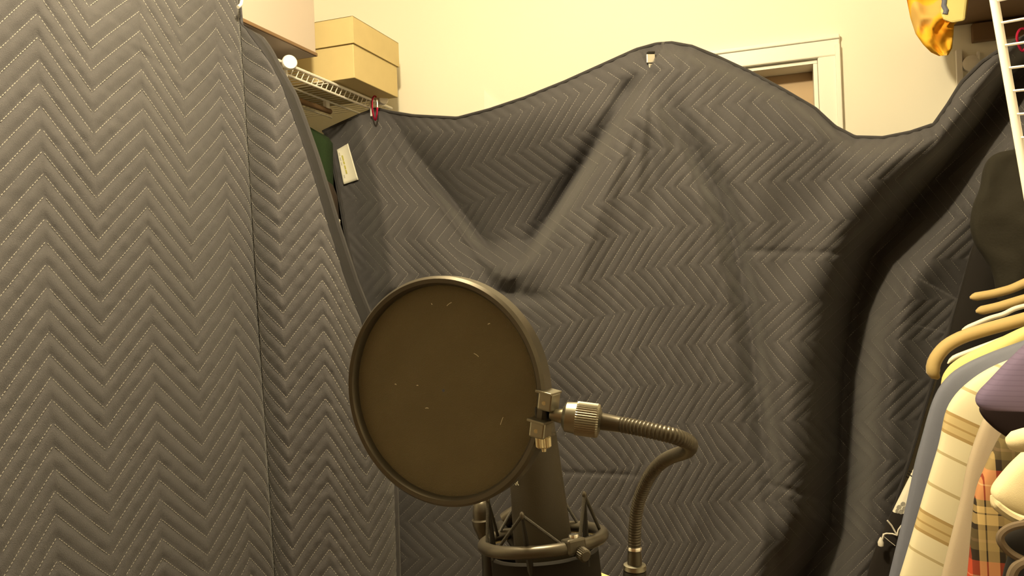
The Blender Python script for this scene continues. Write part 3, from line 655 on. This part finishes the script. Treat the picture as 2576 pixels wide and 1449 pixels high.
# embroidery and flower print on the dress
Yd = 1.602
def dl(pts, r, m_='whitecloth', nm='embroidery'):
    a = np.array(pts, float); return MB().tube(PY(a[:, 0], a[:, 1], np.full(len(a), Yd)), r, 6).build(nm, m_, fd, smooth=True)
dl([(2232, 1309), (2243, 1322), (2252, 1338), (2257, 1346)], 0.0016); dl([(2257, 1346), (2260, 1333), (2268, 1322), (2276, 1318)], 0.0016)
dl([(2221, 1345), (2230, 1342), (2245, 1343), (2257, 1347)], 0.0016); dl([(2223, 1345), (2219, 1358), (2217, 1366)], 0.002)
dl([(2224, 1350), (2238, 1362), (2252, 1373)], 0.0006)
MB().lathe([(0.001, -.004), (0.005, -.002), (0.0055, .004), (0.003, .010), (.0005, .014)], PY(2216, 1370, Yd), UPV, 12).build('embroidery', 'whitecloth', fd, smooth=True)
for (x, y) in ((2261, 1276), (2271, 1268), (2275, 1279), (2266, 1287), (2258, 1285)):
    MB().lathe([(0.0045, 0), (0.0045, .0015)], PY(x, y, Yd-.001), -FWD, 14).build('flower_print', 'greyprint', fd)
for (x, y) in ((2285, 1192), (2290, 1186), (2293, 1198), (2282, 1200)):
    MB().tube(PY(np.array([x-3., x+4]), np.array([y-2., y+2]), np.full(2, Yd)), 0.0012, 6).build('leaf_print', 'blackcloth', fd)
# hangers
GH = 'hangers on the hanging rail'
ROD_X, ROD_Z = 0.52, None
def hanger(label, Y, path, r, mat, xc=0.52, clip=False):
    a = np.array(path, float); p = PY(a[:, 0], a[:, 1], np.full(len(a), Y)); p = p[p[:, 0] < xc-.004]
    mid = np.array([[xc, Y, p[0][2]+0.012]]); mir = p[::-1].copy(); 
    o = thing('clothes_hanger', label, 'hanger', (xc, Y, p[0][2]), GH)
    right = p.copy(); right[:, 0] = 2*xc-right[:, 0]
    full = np.concatenate([p[::-1], mid, right], 0)
    d = np.concatenate([[0], np.cumsum(np.linalg.norm(np.diff(full, axis=0), axis=1))]); tq = np.linspace(0, d[-1], 80)
    sm = np.stack([np.interp(tq, d, full[:, k]) for k in range(3)], 1)
    for _ in range(2): sm[1:-1] = (sm[:-2]+2*sm[1:-1]+sm[2:])/4
    qe = np.linspace(0, 1, 80); rt_ = r*np.sqrt(np.clip(np.minimum(qe, 1-qe)*40+.08, 0, 1)); MB().tube(sm, rt_, 10).build('shoulder_bar', mat, o, smooth=True)
    zt_ = mid[0][2]; RZ = zt_+0.085
    hp_ = [(xc, Y, zt_), (xc, Y, zt_+0.03)]+[(xc+0.02*math.sin(t_)*1.0-0.0, Y, zt_+0.055+0.02*(1-math.cos(t_))-0.005) for t_ in np.linspace(0.4, 4.2, 14)]
    MB().tube(hp_, 0.002, 6).build('hook', 'chrome', o, smooth=True)
    return o, zt_
h1, zA = hanger('thick tan hanger with a curled end behind the yellow shirt', 1.565, [(2790, 745), (2680, 772), (2576, 803), (2480, 829), (2420, 847), (2378, 870), (2352, 902), (2343, 932), (2350, 950), (2362, 952)], 0.0115, 'tan')
h2, zB = hanger('tan hanger in front of the black coat, bare of clothes', 1.715, [(2790, 672), (2660, 690), (2590, 706), (2545, 727), (2500, 739), (2440, 749)], 0.0085, 'tan')
h3, zC_ = hanger('second tan hanger between the curled tan one and the bare one', 1.668, [(2790, 700), (2660, 728), (2576, 752), (2510, 772), (2455, 784)], 0.0085, 'tan')
h4, zD = hanger('thin white plastic hanger inside the yellow shirt', 1.533, [(2790, 770), (2660, 805), (2576, 833), (2500, 862), (2430, 888), (2392, 902), (2384, 915)], 0.0045, 'whiteplastic')
h5, zE = hanger('thin white hanger with a notched shoulder behind the thick tan one', 1.61, [(2790, 725), (2660, 752), (2576, 770), (2545, 778), (2530, 790), (2490, 800), (2420, 830)], 0.0045, 'whiteplastic')
rodz = max(zA, zB, zC_, zD, zE)+0.085
rd = thing('closet_rod', 'white metal closet rod carrying the shirts and hangers', 'rod', (0.52, 1.2, rodz))
MB().tube([(0.52, -0.2, rodz), (0.52, 1.725, rodz)], 0.014, 16).build('pole', 'wire', rd, smooth=True)
for yy in (0.1, 0.9, 1.60):
    MB().tube([(0.52, yy, rodz), (0.54, yy, rodz+0.06), (XR-0.01, yy, rodz+0.22)], 0.006, 8).build('bracket', 'wire', rd, smooth=True)
# dark clothes under the left shelf, seen through the gap between the blankets
GL = 'clothes under the wire shelf'
gl_ = thing('sweater', 'dark green knit hanging under the wire shelf in the blanket gap', 'sweater', (-1.45, 2.2, 1.3), GL)
def simple_garment(par, x, y, ztop, zbot, halfw, th, mat, seed):
    nr, nc = 40, 40; a = np.linspace(0, 2*math.pi, nc, endpoint=False); t = np.linspace(0, 1, nr); pts = np.zeros((nr, nc, 3))
    for i in range(nr):
        wd = halfw*(0.35+0.65*sstep(0, .07, t[i])**.6); pr_ = np.sign(np.sin(a))*np.abs(np.sin(a))**.5
        pts[i, :, 0] = x+wd*np.cos(a); pts[i, :, 1] = y+(th*pr_)*(0.4+0.6*sstep(0, .1, t[i]))+.012*vnoise(np.cos(a)*4+seed, np.full(nc, t[i]*4), seed); pts[i, :, 2] = ztop-(ztop-zbot)*t[i]-.05*np.abs(np.cos(a))**2*(1-t[i])
    c0_, c1_ = pts[0].mean(0), pts[-1].mean(0)
    pts = np.concatenate([[np.tile(c0_, (nc, 1))+(pts[0]-c0_)*.05], pts, [np.tile(c1_, (nc, 1))+(pts[-1]-c1_)*.05]], 0)
    return grid_mesh('cloth', pts, mat, par, wrap=True)
g1 = PY(800, 292, 2.20); xr_ = PY(832, 330, 2.20)[0]; simple_garment(gl_, xr_-0.15, 2.20, PY(800, 283, 2.20)[2], 1.30, 0.15, 0.045, 'green', 3)
gd = thing('coat', 'dark brown coat under the wire shelf behind the green knit', 'coat', (-1.5, 2.4, 0.6), GL)
simple_garment(gd, -1.50, 2.42, g1[2]-0.06, 0.55, 0.15, 0.05, 'darkcloth', 5)
xr_ = PY(846, 480, 2.05)[0]
gd2 = thing('coat', 'dark brown coat with white cloth scraps in front of the green knit', 'coat', (xr_-.16, 2.05, 0.6), GL)
simple_garment(gd2, xr_-0.16, 2.05, PY(800, 372, 2.05)[2], 0.55, 0.16, 0.045, 'darkcloth', 6)
for (x, y) in ((806, 452), (846, 556)):  # loose white cloth scraps, only parented to the coat
    c = PY(x-6, y, 1.985); n = 12; S, Tq = np.meshgrid(np.linspace(-1, 1, n), np.linspace(-1, 1, n))
    hgt = 0.024 if y < 500 else 0.008
    pts = c + (S*0.016)[..., None]*RGT + (Tq*hgt*(1-.4*S))[..., None]*UPV + (0.008*(S**2+.5*np.sin(Tq*4)))[..., None]*FWD
    k = grid_mesh('cloth_scrap', pts, 'whitecloth', gd2); so = k.modifiers.new('thickness', 'SOLIDIFY'); so.thickness = 0.002
zr2 = PY(800, 270, 2.20)[2]; xr2 = PY(800, 270, 2.20)[0]
rl2 = thing('closet_rod', 'brown wooden closet rod under the white wire shelf', 'rod', (xr2, 1.3, zr2))
MB().tube([(xr2, 0.3, zr2), (xr2, 2.27, zr2)], 0.009, 14).build('pole', 'brown', rl2, smooth=True)
for yy in (0.5, 1.4, 2.25): MB().box((xr2, yy, (ZS+zr2)/2-.004), (0.012, 0.02, ZS-zr2-.008)).build('bracket', 'wire', rl2)

# ------------------------------------------------------------------ right top: wooden shelf, orange cloth, hardware, upright wire rack
shp = PY(2450, 52, YB-0.03); zsh = shp[2]; print('RSHELF', shp)
rs = thing('wooden_shelf', 'dark brown wooden shelf high above the hanging shirts', 'shelf', (0.7, 1.8, zsh))
MB().box(((0.41+XR)/2, (1.15+YB)/2, zsh+0.011), (XR-0.41, YB-1.15, 0.022)).build('board', 'brown', rs, bevel=0.002)
MB().box(((0.50+XR)/2, YB-0.012, zsh-0.03), (XR-0.50, 0.022, 0.05)).build('cleat', 'brown', rs, bevel=0.002)
st_ = thing('wall_standard', 'white slotted metal upright on the back wall below the wooden shelf', 'bracket', PY(2411, 180, YB-0.006))
a = PY(2411, 126, YB-0.008); MB().box((a[0], YB-0.008, a[2]-0.35), (0.016, 0.014, 0.70)).build('upright', 'wire', st_, bevel=0.002)
a = PY(2460, 130, YB-0.008); MB().box((a[0], YB-0.008, a[2]-0.25), (0.006, 0.014, 0.50)).build('upright', 'wire', st_, bevel=0.001)
a = PY(2443, 160, YB-0.01); MB().lathe([(0.022, 0), (0.022, .012), (.014, .016)], (a[0], YB-0.002, a[2]), (0, -1, 0), 24).build('round_plate', 'wire', st_, smooth=True)
a1, a2 = PY(2415, 168, YB-.008), PY(2470, 164, YB-.008); MB().tube([a1, a2], 0.002, 6).build('cross_wire', 'wire', st_)
# orange cloth
oc = np.array([(2270, -120), (2275, -60), (2281, 0), (2290, 45), (2303, 85), (2322, 112), (2342, 132), (2362, 141)], float)
ocr = np.array([(2440, -120), (2440, -60), (2436, 0), (2430, 40), (2400, 62), (2398, 95), (2395, 122), (2385, 139)], float)
nr, nc = 60, 48; tq = np.linspace(0, 1, nr); ti = np.linspace(0, 1, len(oc)); ang = np.linspace(0, 2*math.pi, nc, endpoint=False)
pts = np.zeros((nr, nc, 3)); YO = 2.30
for i in range(nr):
    lx, ly = np.interp(tq[i], ti, oc[:, 0]), np.interp(tq[i], ti, oc[:, 1]); rx, ry = np.interp(tq[i], ti, ocr[:, 0]), np.interp(tq[i], ti, ocr[:, 1])
    s_ = (1-np.cos(ang))/2; th_ = 0.05*np.sign(np.sin(ang))*np.abs(np.sin(ang))**.5*(1-.5*tq[i]**3)
    x_, y_ = lx+(rx-lx)*s_, ly+(ry-ly)*s_
    yw = YO-th_ + 0.035*np.abs(vnoise(s_*3.2+2+tq[i]*2, np.full(nc, tq[i]*5.5), 21)) + 0.012*vnoise(s_*7-tq[i]*3, np.full(nc, tq[i]*6), 22) - 0.02
    pts[i] = PY(x_, y_, yw)
c1_ = pts[-1].mean(0); pts = np.concatenate([pts, [c1_+(pts[-1]-c1_)*.1]], 0)
oo = grid_mesh('cloth_bag', pts, 'orange', wrap=True); tag(oo, 'crumpled orange and yellow cloth bag hanging off the wooden shelf', 'bag')
a = PY(2375, 10, 2.235); 
MB().tube(PY(np.array([2368., 2376, 2374, 2380, 2377]), np.array([-10., 0, 14, 26, 36]), np.full(5, 2.225)), 0.006, 8).build('strap', 'slate', oo, smooth=True)
yl = np.array([(2368, -60), (2372, 0), (2366, 30), (2372, 50), (2395, 58), (2428, 52), (2434, 0), (2436, -60)], float)
pcs = PY(yl[:, 0], yl[:, 1], np.full(len(yl), 2.225)); pcb = PY(yl[:, 0], yl[:, 1], np.full(len(yl), 2.26)); nn = len(yl)
MB().add(list(pcs)+list(pcb), [tuple(range(nn)), tuple(range(2*nn-1, nn-1, -1))]+[(i, i+nn, (i+1) % nn+nn, (i+1) % nn) for i in range(nn)]).build('flap', 'yellow', oo, bevel=0.006)
# upright wire rack
Zr = 0.86; r0, r1 = P(2500, -6, Zr+0.02), P(2578, 440, Zr-0.02); dv = (r1-r0)/np.linalg.norm(r1-r0)
rung = 0.324*cam_r-0.16*cam_u-FWD; rung /= np.linalg.norm(rung); WR = 0.30
tdown = (r0[2]-0.004)/(-dv[2]); tup = -0.12
wr = thing('wire_rack', 'white wire shelf section standing upright against the hanging clothes', 'wire rack', r0+dv*tdown)
for k_, rr in ((0, 0.0046), (0.5, 0.003), (1.0, 0.0046)):
    MB().tube([r0+dv*tup+rung*WR*k_, r0+dv*tdown+rung*WR*k_], rr, 10).build('rail', 'wire', wr, smooth=True)
wb_ = MB().tube([np.zeros(3), rung*WR], 0.0015, 6).build('rung', 'wire', wr); wb_.matrix_parent_inverse = Matrix.Identity(4)
rootw = np.array(wr.location)
y_first = 43.0; step = 61.0/FOC*Zr/0.985
off0 = (P(2507.5, y_first, Zr)-r0)@dv
def put(o, d_): o.location = V3(r0+dv*d_-rootw+rung*0.0)
put(wb_, off0)
i = -4; 
while off0+i*step < tdown-0.02:
    if i != 0: c = wb_.copy(); COL.objects.link(c); put(c, off0+i*step)
    i += 1
# white paper behind the blanket edge
pp = [PY(x, y, YB-0.004) for x, y in ((1218, 226), (1262, 270), (1262, 330), (1218, 330))]; pq = [p_+np.array([0, .002, 0]) for p_ in pp]
pa_ = MB().add(pp+pq, [(0, 1, 2, 3), (7, 6, 5, 4), (0, 4, 5, 1), (1, 5, 6, 2), (2, 6, 7, 3), (3, 7, 4, 0)]).build('paper', 'trim'); tag(pa_, 'white paper corner on the back wall above the sagging blanket', 'paper')

# ------------------------------------------------------------------ microphone, shock mount, stand
mb0, mt = P(1377, 1470, 0.70), P(1314, 872, 0.725); axm = (mt-mb0)/np.linalg.norm(mt-mb0); LM = np.linalg.norm(mt-mb0)
mic = thing('microphone', 'black condenser microphone body behind the round pop filter', 'microphone', mb0)
MB().lathe([(0.020, -0.07), (0.026, -0.05), (0.0262, 0), (0.0258, 0.04), (0.0222, LM*.62)], mb0, axm, 48).build('body', 'micbody', mic, smooth=True)
MB().lathe([(0.0222, LM*.62), (0.0218, LM*.625), (0.0200, LM*.93), (0.0175, LM*.975), (0.010, LM*1.0)], mb0, axm, 48).build('grille', 'micbody', mic, smooth=True)
MB().lathe([(0.0223, LM*.612), (0.0223, LM*.622)], mb0, axm, 48).build('band', 'graphite', mic, smooth=True)
fc = bpy.data.curves.new('lettering', 'FONT'); fc.body = 'EAR'; fc.size = 0.0062; fc.extrude = 0.0002; fc.align_x = 'LEFT'
ft_ = bpy.data.objects.new('lettering_curve', fc); COL.objects.link(ft_); fc.materials.append(MAT['letter']); bpy.context.view_layer.update()
lm_ = bpy.data.meshes.new_from_object(ft_.evaluated_get(bpy.context.evaluated_depsgraph_get())); bpy.data.objects.remove(ft_, do_unlink=True)
fo_ = bpy.data.objects.new('lettering', lm_); COL.objects.link(fo_)
if not lm_.materials: lm_.materials.append(MAT['letter'])
zc = P(1302, 1212, 0.70); tl = ((zc-mb0)@axm); cen = mb0+axm*tl
lef = -RGT+axm*(RGT@axm); lef /= np.linalg.norm(lef); fw = -FWD-axm*(-FWD@axm); fw -= lef*np.dot(fw, lef); fw /= np.linalg.norm(fw)
an = math.radians(50); nd = fw*math.cos(an)+lef*math.sin(an); xd = np.cross(axm, nd)
mm = Matrix.Identity(4); pos = cen+nd*0.0254-xd*0.0055-axm*0.002
for i in range(3): mm[i][0] = xd[i]; mm[i][1] = axm[i]; mm[i][2] = nd[i]; mm[i][3] = pos[i]
fo_.parent = mic; fo_.matrix_parent_inverse = parent_inv(mic); fo_.matrix_basis = mm
# shock mount
rc_ = P(1366, 1356, 0.70); sm_ = thing('shock_mount', 'graphite ring shock mount with elastic cords around the microphone', 'shock mount', rc_-axm*.08)
e1_ = RGT-axm*(RGT@axm); e1_ /= np.linalg.norm(e1_); e2_ = np.cross(axm, e1_)   # e2 points away from the camera
RR = 0.0525
def rp(deg, r=RR, h=0.0): t_ = math.radians(deg); return rc_+r*(math.cos(t_)*e1_+math.sin(t_)*e2_)+axm*h
MB().tube([rp(d) for d in np.linspace(0, 360, 73)[:-1]], 0.0054, 14, closed=True).build('ring', 'graphite', sm_, smooth=True)
MB().lathe([(0.0455, -0.075), (0.0475, -0.070), (0.0475, -0.012), (0.0455, -0.010), (0.0440, -0.010), (0.0440, -0.075)], rc_, axm, 56).build('cage', 'matteblack', sm_, smooth=True)
MB().lathe([(0.0300, -0.09), (0.0300, -0.066), (0.0265, -0.066), (0.0265, -0.09)], rc_, axm, 40).build('inner_clamp', 'black', sm_, smooth=True)
for d_ in (225, 262, 300): 
    c = rp(d_, 0.0474, -0.028-0.01*(d_ == 225)); MB().lathe([(0.0028, 0), (0.0028, .002), (.0015, .003)], c, c-(rc_+axm*-0.03), 12).build('screw', 'nickel', sm_, smooth=True)
apex = [P(1227, 1258, 0.695), P(1313, 1297, 0.652), P(1470, 1245, 0.672), P(1412, 1250, 0.745), P(1300, 1262, 0.745)]
feet = [(rp(196, RR-.002, .004), rp(150, RR-.006, .003)), (rp(222, RR-.002, .004), rp(285, RR-.002, .004)), (rp(306, RR-.002, .004), rp(352, RR-.002, .004)), (rp(48, RR-.002, .004), rp(85, RR-.002, .004)), (rp(110, RR-.002, .004), rp(140, RR-.002, .004))]
for ap, (f1, f2) in zip(apex, feet):
    MB().tube([f1, f1*.5+ap*.5, ap], 0.0015, 8).build('elastic_cord', 'rubber', sm_, smooth=True)
    MB().tube([ap, ap*.5+f2*.5, f2], 0.0015, 8).build('elastic_cord', 'rubber', sm_, smooth=True)
    MB().lathe([(0.0012, -.003), (0.0019, -.0015), (0.0021, .0005), (0.0016, .002), (.0008, .003)], ap, axm, 12).build('post_tip', 'graphite', sm_, smooth=True)
    inn = (ap-(rc_+axm*((ap-rc_)@axm))); inn /= np.linalg.norm(inn)
    foot = rc_+inn*0.0445-axm*0.02
    # tapered post from cage to apex
    MB().tube([foot, foot*.5+ap*.5, ap-axm*.002], [0.0032, 0.0025, 0.0013], 8).build('post', 'black', sm_, smooth=True)
c = rp(300, RR, 0.0); d_out = c-rc_; d_out /= np.linalg.norm(d_out)
MB().box(rp(297, RR, .001), (0.018, 0.0125, 0.0125), rot_from(axm, np.cross(axm, d_out))).build('clamp_block', 'graphite', sm_, bevel=0.002)
MB().lathe([(0.0045, 0), (0.0052, .001, 1), (0.0052, .008, 1), (0.004, .009)], rp(300, RR+.004, -.004), d_out-axm*.3, 40, gear=0.06).build('thumb_screw', 'graphite', sm_, smooth=False)
MB().lathe([(0.004, 0), (.0045, .003), (.004, .004)], rp(298, RR, .006), axm, 16).build('screw', 'chrome', sm_, smooth=True)
# stand
sp = P(1232, 1330, 0.765); stn = thing('microphone_stand', 'black microphone stand with a domed knob beside the shock mount', 'stand', (sp[0], sp[1], 0))
MB().tube([(sp[0], sp[1], 0.02), (sp[0], sp[1], sp[2]-0.02)], 0.009, 18).build('pole', 'black', stn, smooth=True)
MB().lathe([(0.13, 0), (0.13, .012), (0.10, .022), (.02, .03), (.012, .06)], (sp[0], sp[1], 0), (0, 0, 1), 40).build('base', 'black', stn, smooth=True)
kp = P(1219, 1325, 0.765)
MB().lathe([(0.006, -.018), (0.008, -.008), (0.0105, 0.0), (0.0112, .003), (0.0112, .0075), (0.0098, .009), (.0095, .016), (.0075, .023), (.002, .027)], kp, UPV-.1*RGT, 28).build('knob', 'graphite', stn, smooth=True)
MB().tube([kp-UPV*.012, P(1262, 1330, 0.758), P(1290, 1345, 0.745), rc_-axm*.05+e2_*.045], [0.007, 0.008, 0.008, 0.009], 12).build('swivel_arm', 'black', stn, smooth=True)
MB().lathe([(0.007, 0), (.0075, .004), (.007, .02), (.004, .022)], P(1268, 1310, 0.75), RGT*.8+UPV*.5, 18).build('wing_nut', 'graphite', stn, smooth=True)

# ------------------------------------------------------------------ pop filter
pc = P(1117, 982, 0.535); pop = thing('pop_filter', 'round black nylon pop filter on a gooseneck in front of the microphone', 'pop filter', pc)
al = math.radians(27); nrm = -FWD*math.cos(al)-RGT*math.sin(al); ux = np.cross(UPV, nrm); ux /= np.linalg.norm(ux); uz = np.cross(nrm, ux)
if ux@RGT < 0: ux = -ux
RP = 0.0745
def dp(deg, r=RP, h=0.0): t_ = math.radians(deg); return pc+r*(math.cos(t_)*ux+math.sin(t_)*uz)+nrm*h
prof = [(RP-.0035, 0.000), (RP-.0035, .004), (RP-.002, .0062), (RP+.0008, .0066), (RP+.0026, .0045), (RP+.0026, -.0055), (RP+.001, -.007), (RP-.003, -.006), (RP-.0035, 0.0)]
seg = 120; vs_ = []; fs = []
for d_ in range(seg):
    for (r, h) in prof[:-1]: vs_.append(dp(360*d_/seg, r, h))
k8 = len(prof)-1
for d_ in range(seg):
    for j in range(k8): fs.append((d_*k8+j, d_*k8+(j+1) % k8, ((d_+1) % seg)*k8+(j+1) % k8, ((d_+1) % seg)*k8+j))
MB().add(vs_, fs).build('ring', 'graphite', pop, smooth=True)
# taut nylon screen, slightly slack
rr_ = np.linspace(0.001, RP-.003, 24); aa_ = np.linspace(0, 2*math.pi, 96, endpoint=False)
pts = np.zeros((24, 96, 3))
for i, r in enumerate(rr_):
    sl = 0.0010*vnoise(np.cos(aa_)*r*60+9, np.sin(aa_)*r*60+9, 31)*(1-(r/RP)**4)
    pts[i] = pc + (r*np.cos(aa_))[:, None]*ux + (r*np.sin(aa_))[:, None]*uz + (0.0005+sl)[:, None]*nrm
scn = grid_mesh('screen', pts, 'nylon', pop, wrap=True)
rl_ = np.random.default_rng(5)
for (x, y, l, an_) in ((1198, 892, 8, 35), (1074, 1026, 4, 0), (1130, 764, 8, -35), (1086, 764, 2, 60), (1262, 1058, 11, -70), (1230, 814, 3, -20), (995, 966, 2, 20), (1050, 969, 2, 0)):
    dr_ = np.array([math.cos(math.radians(an_)), math.sin(math.radians(an_))])*l
    w_ = MB()
    pz_ = []
    for s_ in (-1, -.3, .4, 1):
        q_ = (x+dr_[0]*s_*.9, y+dr_[1]*s_*.9+1.2*(s_*s_)); X, Y = unroll(*q_); d3 = X*RGT+Y*UPV+FWD; t_ = ((pc+nrm*.0022-CAM)@nrm)/(d3@nrm); pz_.append(CAM+d3*t_)
    w_.tube(pz_, 0.00022 if l > 6 else 0.0003, 5).build('lint', 'lint', pop)
# bracket halves, hinge pin, thumb nut
zb_ = 0.497
rb = rot_from(nrm*0.75-UPV*0.0+RGT*-0.05, RGT)
for (x, y, dx, dy) in ((1381, 1008, .0098, .0115), (1361, 1078, .0105, .0105)):
    c = P(x, y, zb_); MB().box(c, (dx, dy, 0.012), rb @ np.array(Matrix.Rotation(math.radians(-10), 3, 'Z'))).build('bracket', 'nickel', pop, bevel=0.0012)
    MB().box(c+UPV*dy*.5, (dx*1.15, 0.0016, 0.015), rb @ np.array(Matrix.Rotation(math.radians(-12), 3, 'Z'))).build('bracket_flange', 'nickel', pop, bevel=0.0004)
    MB().lathe([(0.0014, 0), (0.0013, .0015)], P(x-13, y+6, zb_-.004), -FWD, 12).build('rivet', 'brass', pop, smooth=True)
MB().box(P(1366, 1043, zb_+.003), (0.008, 0.010, 0.008), rb).build('hinge', 'black', pop, bevel=0.001)
tn = P(1366, 1098, zb_); MB().lathe([(0.0040, 0), (.0047, .0006, 1), (.0047, .0062, 1), (.0040, .007), (.0016, .0072), (.0014, .0095)], tn, -UPV+.03*RGT, 44, gear=0.04).build('thumb_nut', 'brass', pop)
ca_, cb_ = P(1383, 1043, zb_), P(1512, 1060, zb_-.006); axc = cb_-ca_; LC = np.linalg.norm(axc)
MB().lathe([(0.0030, 0), (0.0034, .001), (.0040, LC*.12), (.0046, LC*.24), (.0046, LC*.27)], ca_, axc, 24).build('stem', 'nickel', pop, smooth=True)
MB().lathe([(0.0060, LC*.25), (.0092, LC*.32), (.0098, LC*.50), (.0100, LC*.52)], ca_, axc, 40).build('collar_cone', 'nickel', pop, smooth=True)
MB().lathe([(0.0101, LC*.52, 1), (.0103, LC*.55, 1), (.0103, LC*.92, 1), (.0098, LC*.96, 1), (.006, LC*1.0)], ca_, axc, 84, gear=0.022).build('knurled_collar', 'nickel', pop)
gpx = np.array([(1508, 1059, .491), (1550, 1066, .488), (1600, 1075, .482), (1650, 1086, .477), (1695, 1097, .476), (1722, 1107, .482), (1736, 1120, .500), (1728, 1134, .525), (1705, 1143, .548), (1675, 1156, .568), (1645, 1182, .585), (1622, 1220, .597), (1606, 1265, .605), (1598, 1315, .61), (1596, 1365, .612), (1596, 1395, .612)])
G3 = P(gpx[:, 0], gpx[:, 1], gpx[:, 2]); d = np.concatenate([[0], np.cumsum(np.linalg.norm(np.diff(G3, axis=0), axis=1))])
fsp = [spline(d, G3[:, k]) for k in range(3)]; pitch = 0.0023; ts = np.arange(0, d[-1], pitch/5)
gp3 = np.stack([f_(ts) for f_ in fsp], 1); rad = 0.0045+0.00055*np.abs(np.sin(np.pi*ts/pitch))
rad = np.where(ts < 0.013, 0.0054-0.0006*ts/0.013, rad)
MB().tube(gp3, rad, 14).build('gooseneck', 'graphite', pop, smooth=True)
s0 = P(1596, 1378, .612); dn = P(1597, 1449, .612)-s0; dn /= np.linalg.norm(dn)
MB().lathe([(0.0050, -.001), (0.0056, 0), (.0056, .0015), (.0050, .002)], s0, dn, 28).build('sleeve_lip', 'chrome', pop, smooth=True)
MB().lathe([(0.0051, .002), (.0056, .010), (.0056, .013)], s0, dn, 28).build('sleeve', 'graphite', pop, smooth=True)
MB().lathe([(0.0070, .0125), (.0086, .0130), (.0088, .0165), (.0080, .0175)], s0, dn, 32).build('clamp_collar', 'nickel', pop, smooth=True)
MB().lathe([(0.0086, .0175), (.0090, .019), (.0090, .075), (.007, .08)], s0, dn, 32).build('clamp_handle', 'black', pop, smooth=True)
ce = s0+dn*.07; MB().tube([ce, ce+FWD*.06-RGT*.02-UPV*.02, np.array([sp[0]+.012, sp[1]-.004, ce[2]-.03])], 0.006, 10).build('clamp_arm', 'black', pop, smooth=True)
# pale table behind the microphone
t0 = P(1478, 1424, 1.12); ztab = t0[2]; print('TABLE z', ztab)
tbx = thing('side_table', 'pale yellow wooden side table behind the microphone stand', 'table', (t0[0], t0[1]-.1, 0))
tdir = P(1575, 1441, 1.055)-t0; tdir[2] = 0; tdir /= np.linalg.norm(tdir); tper = np.array([tdir[1], -tdir[0], 0])
if tper@FWD > 0: tper = -tper
tcn = np.array([t0[0], t0[1], ztab])+tdir*0.075+tper*0.07
rt = np.stack([tdir, -tper if np.cross(tdir, -tper)[2] > 0 else tper, UPV], 1)
MB().box(tcn-UPV*.011, (0.20, 0.14, 0.022), rt).build('table_top', 'tabletop', tbx, bevel=0.003)
for sx_ in (-1, 1):
    for sy_ in (-1, 1):
        c = tcn+tdir*.08*sx_+tper*.05*sy_; MB().box((c[0], c[1], (ztab-.022)/2), (0.028, 0.028, ztab-.022), rt).build('leg', 'tabletop', tbx, bevel=0.002)
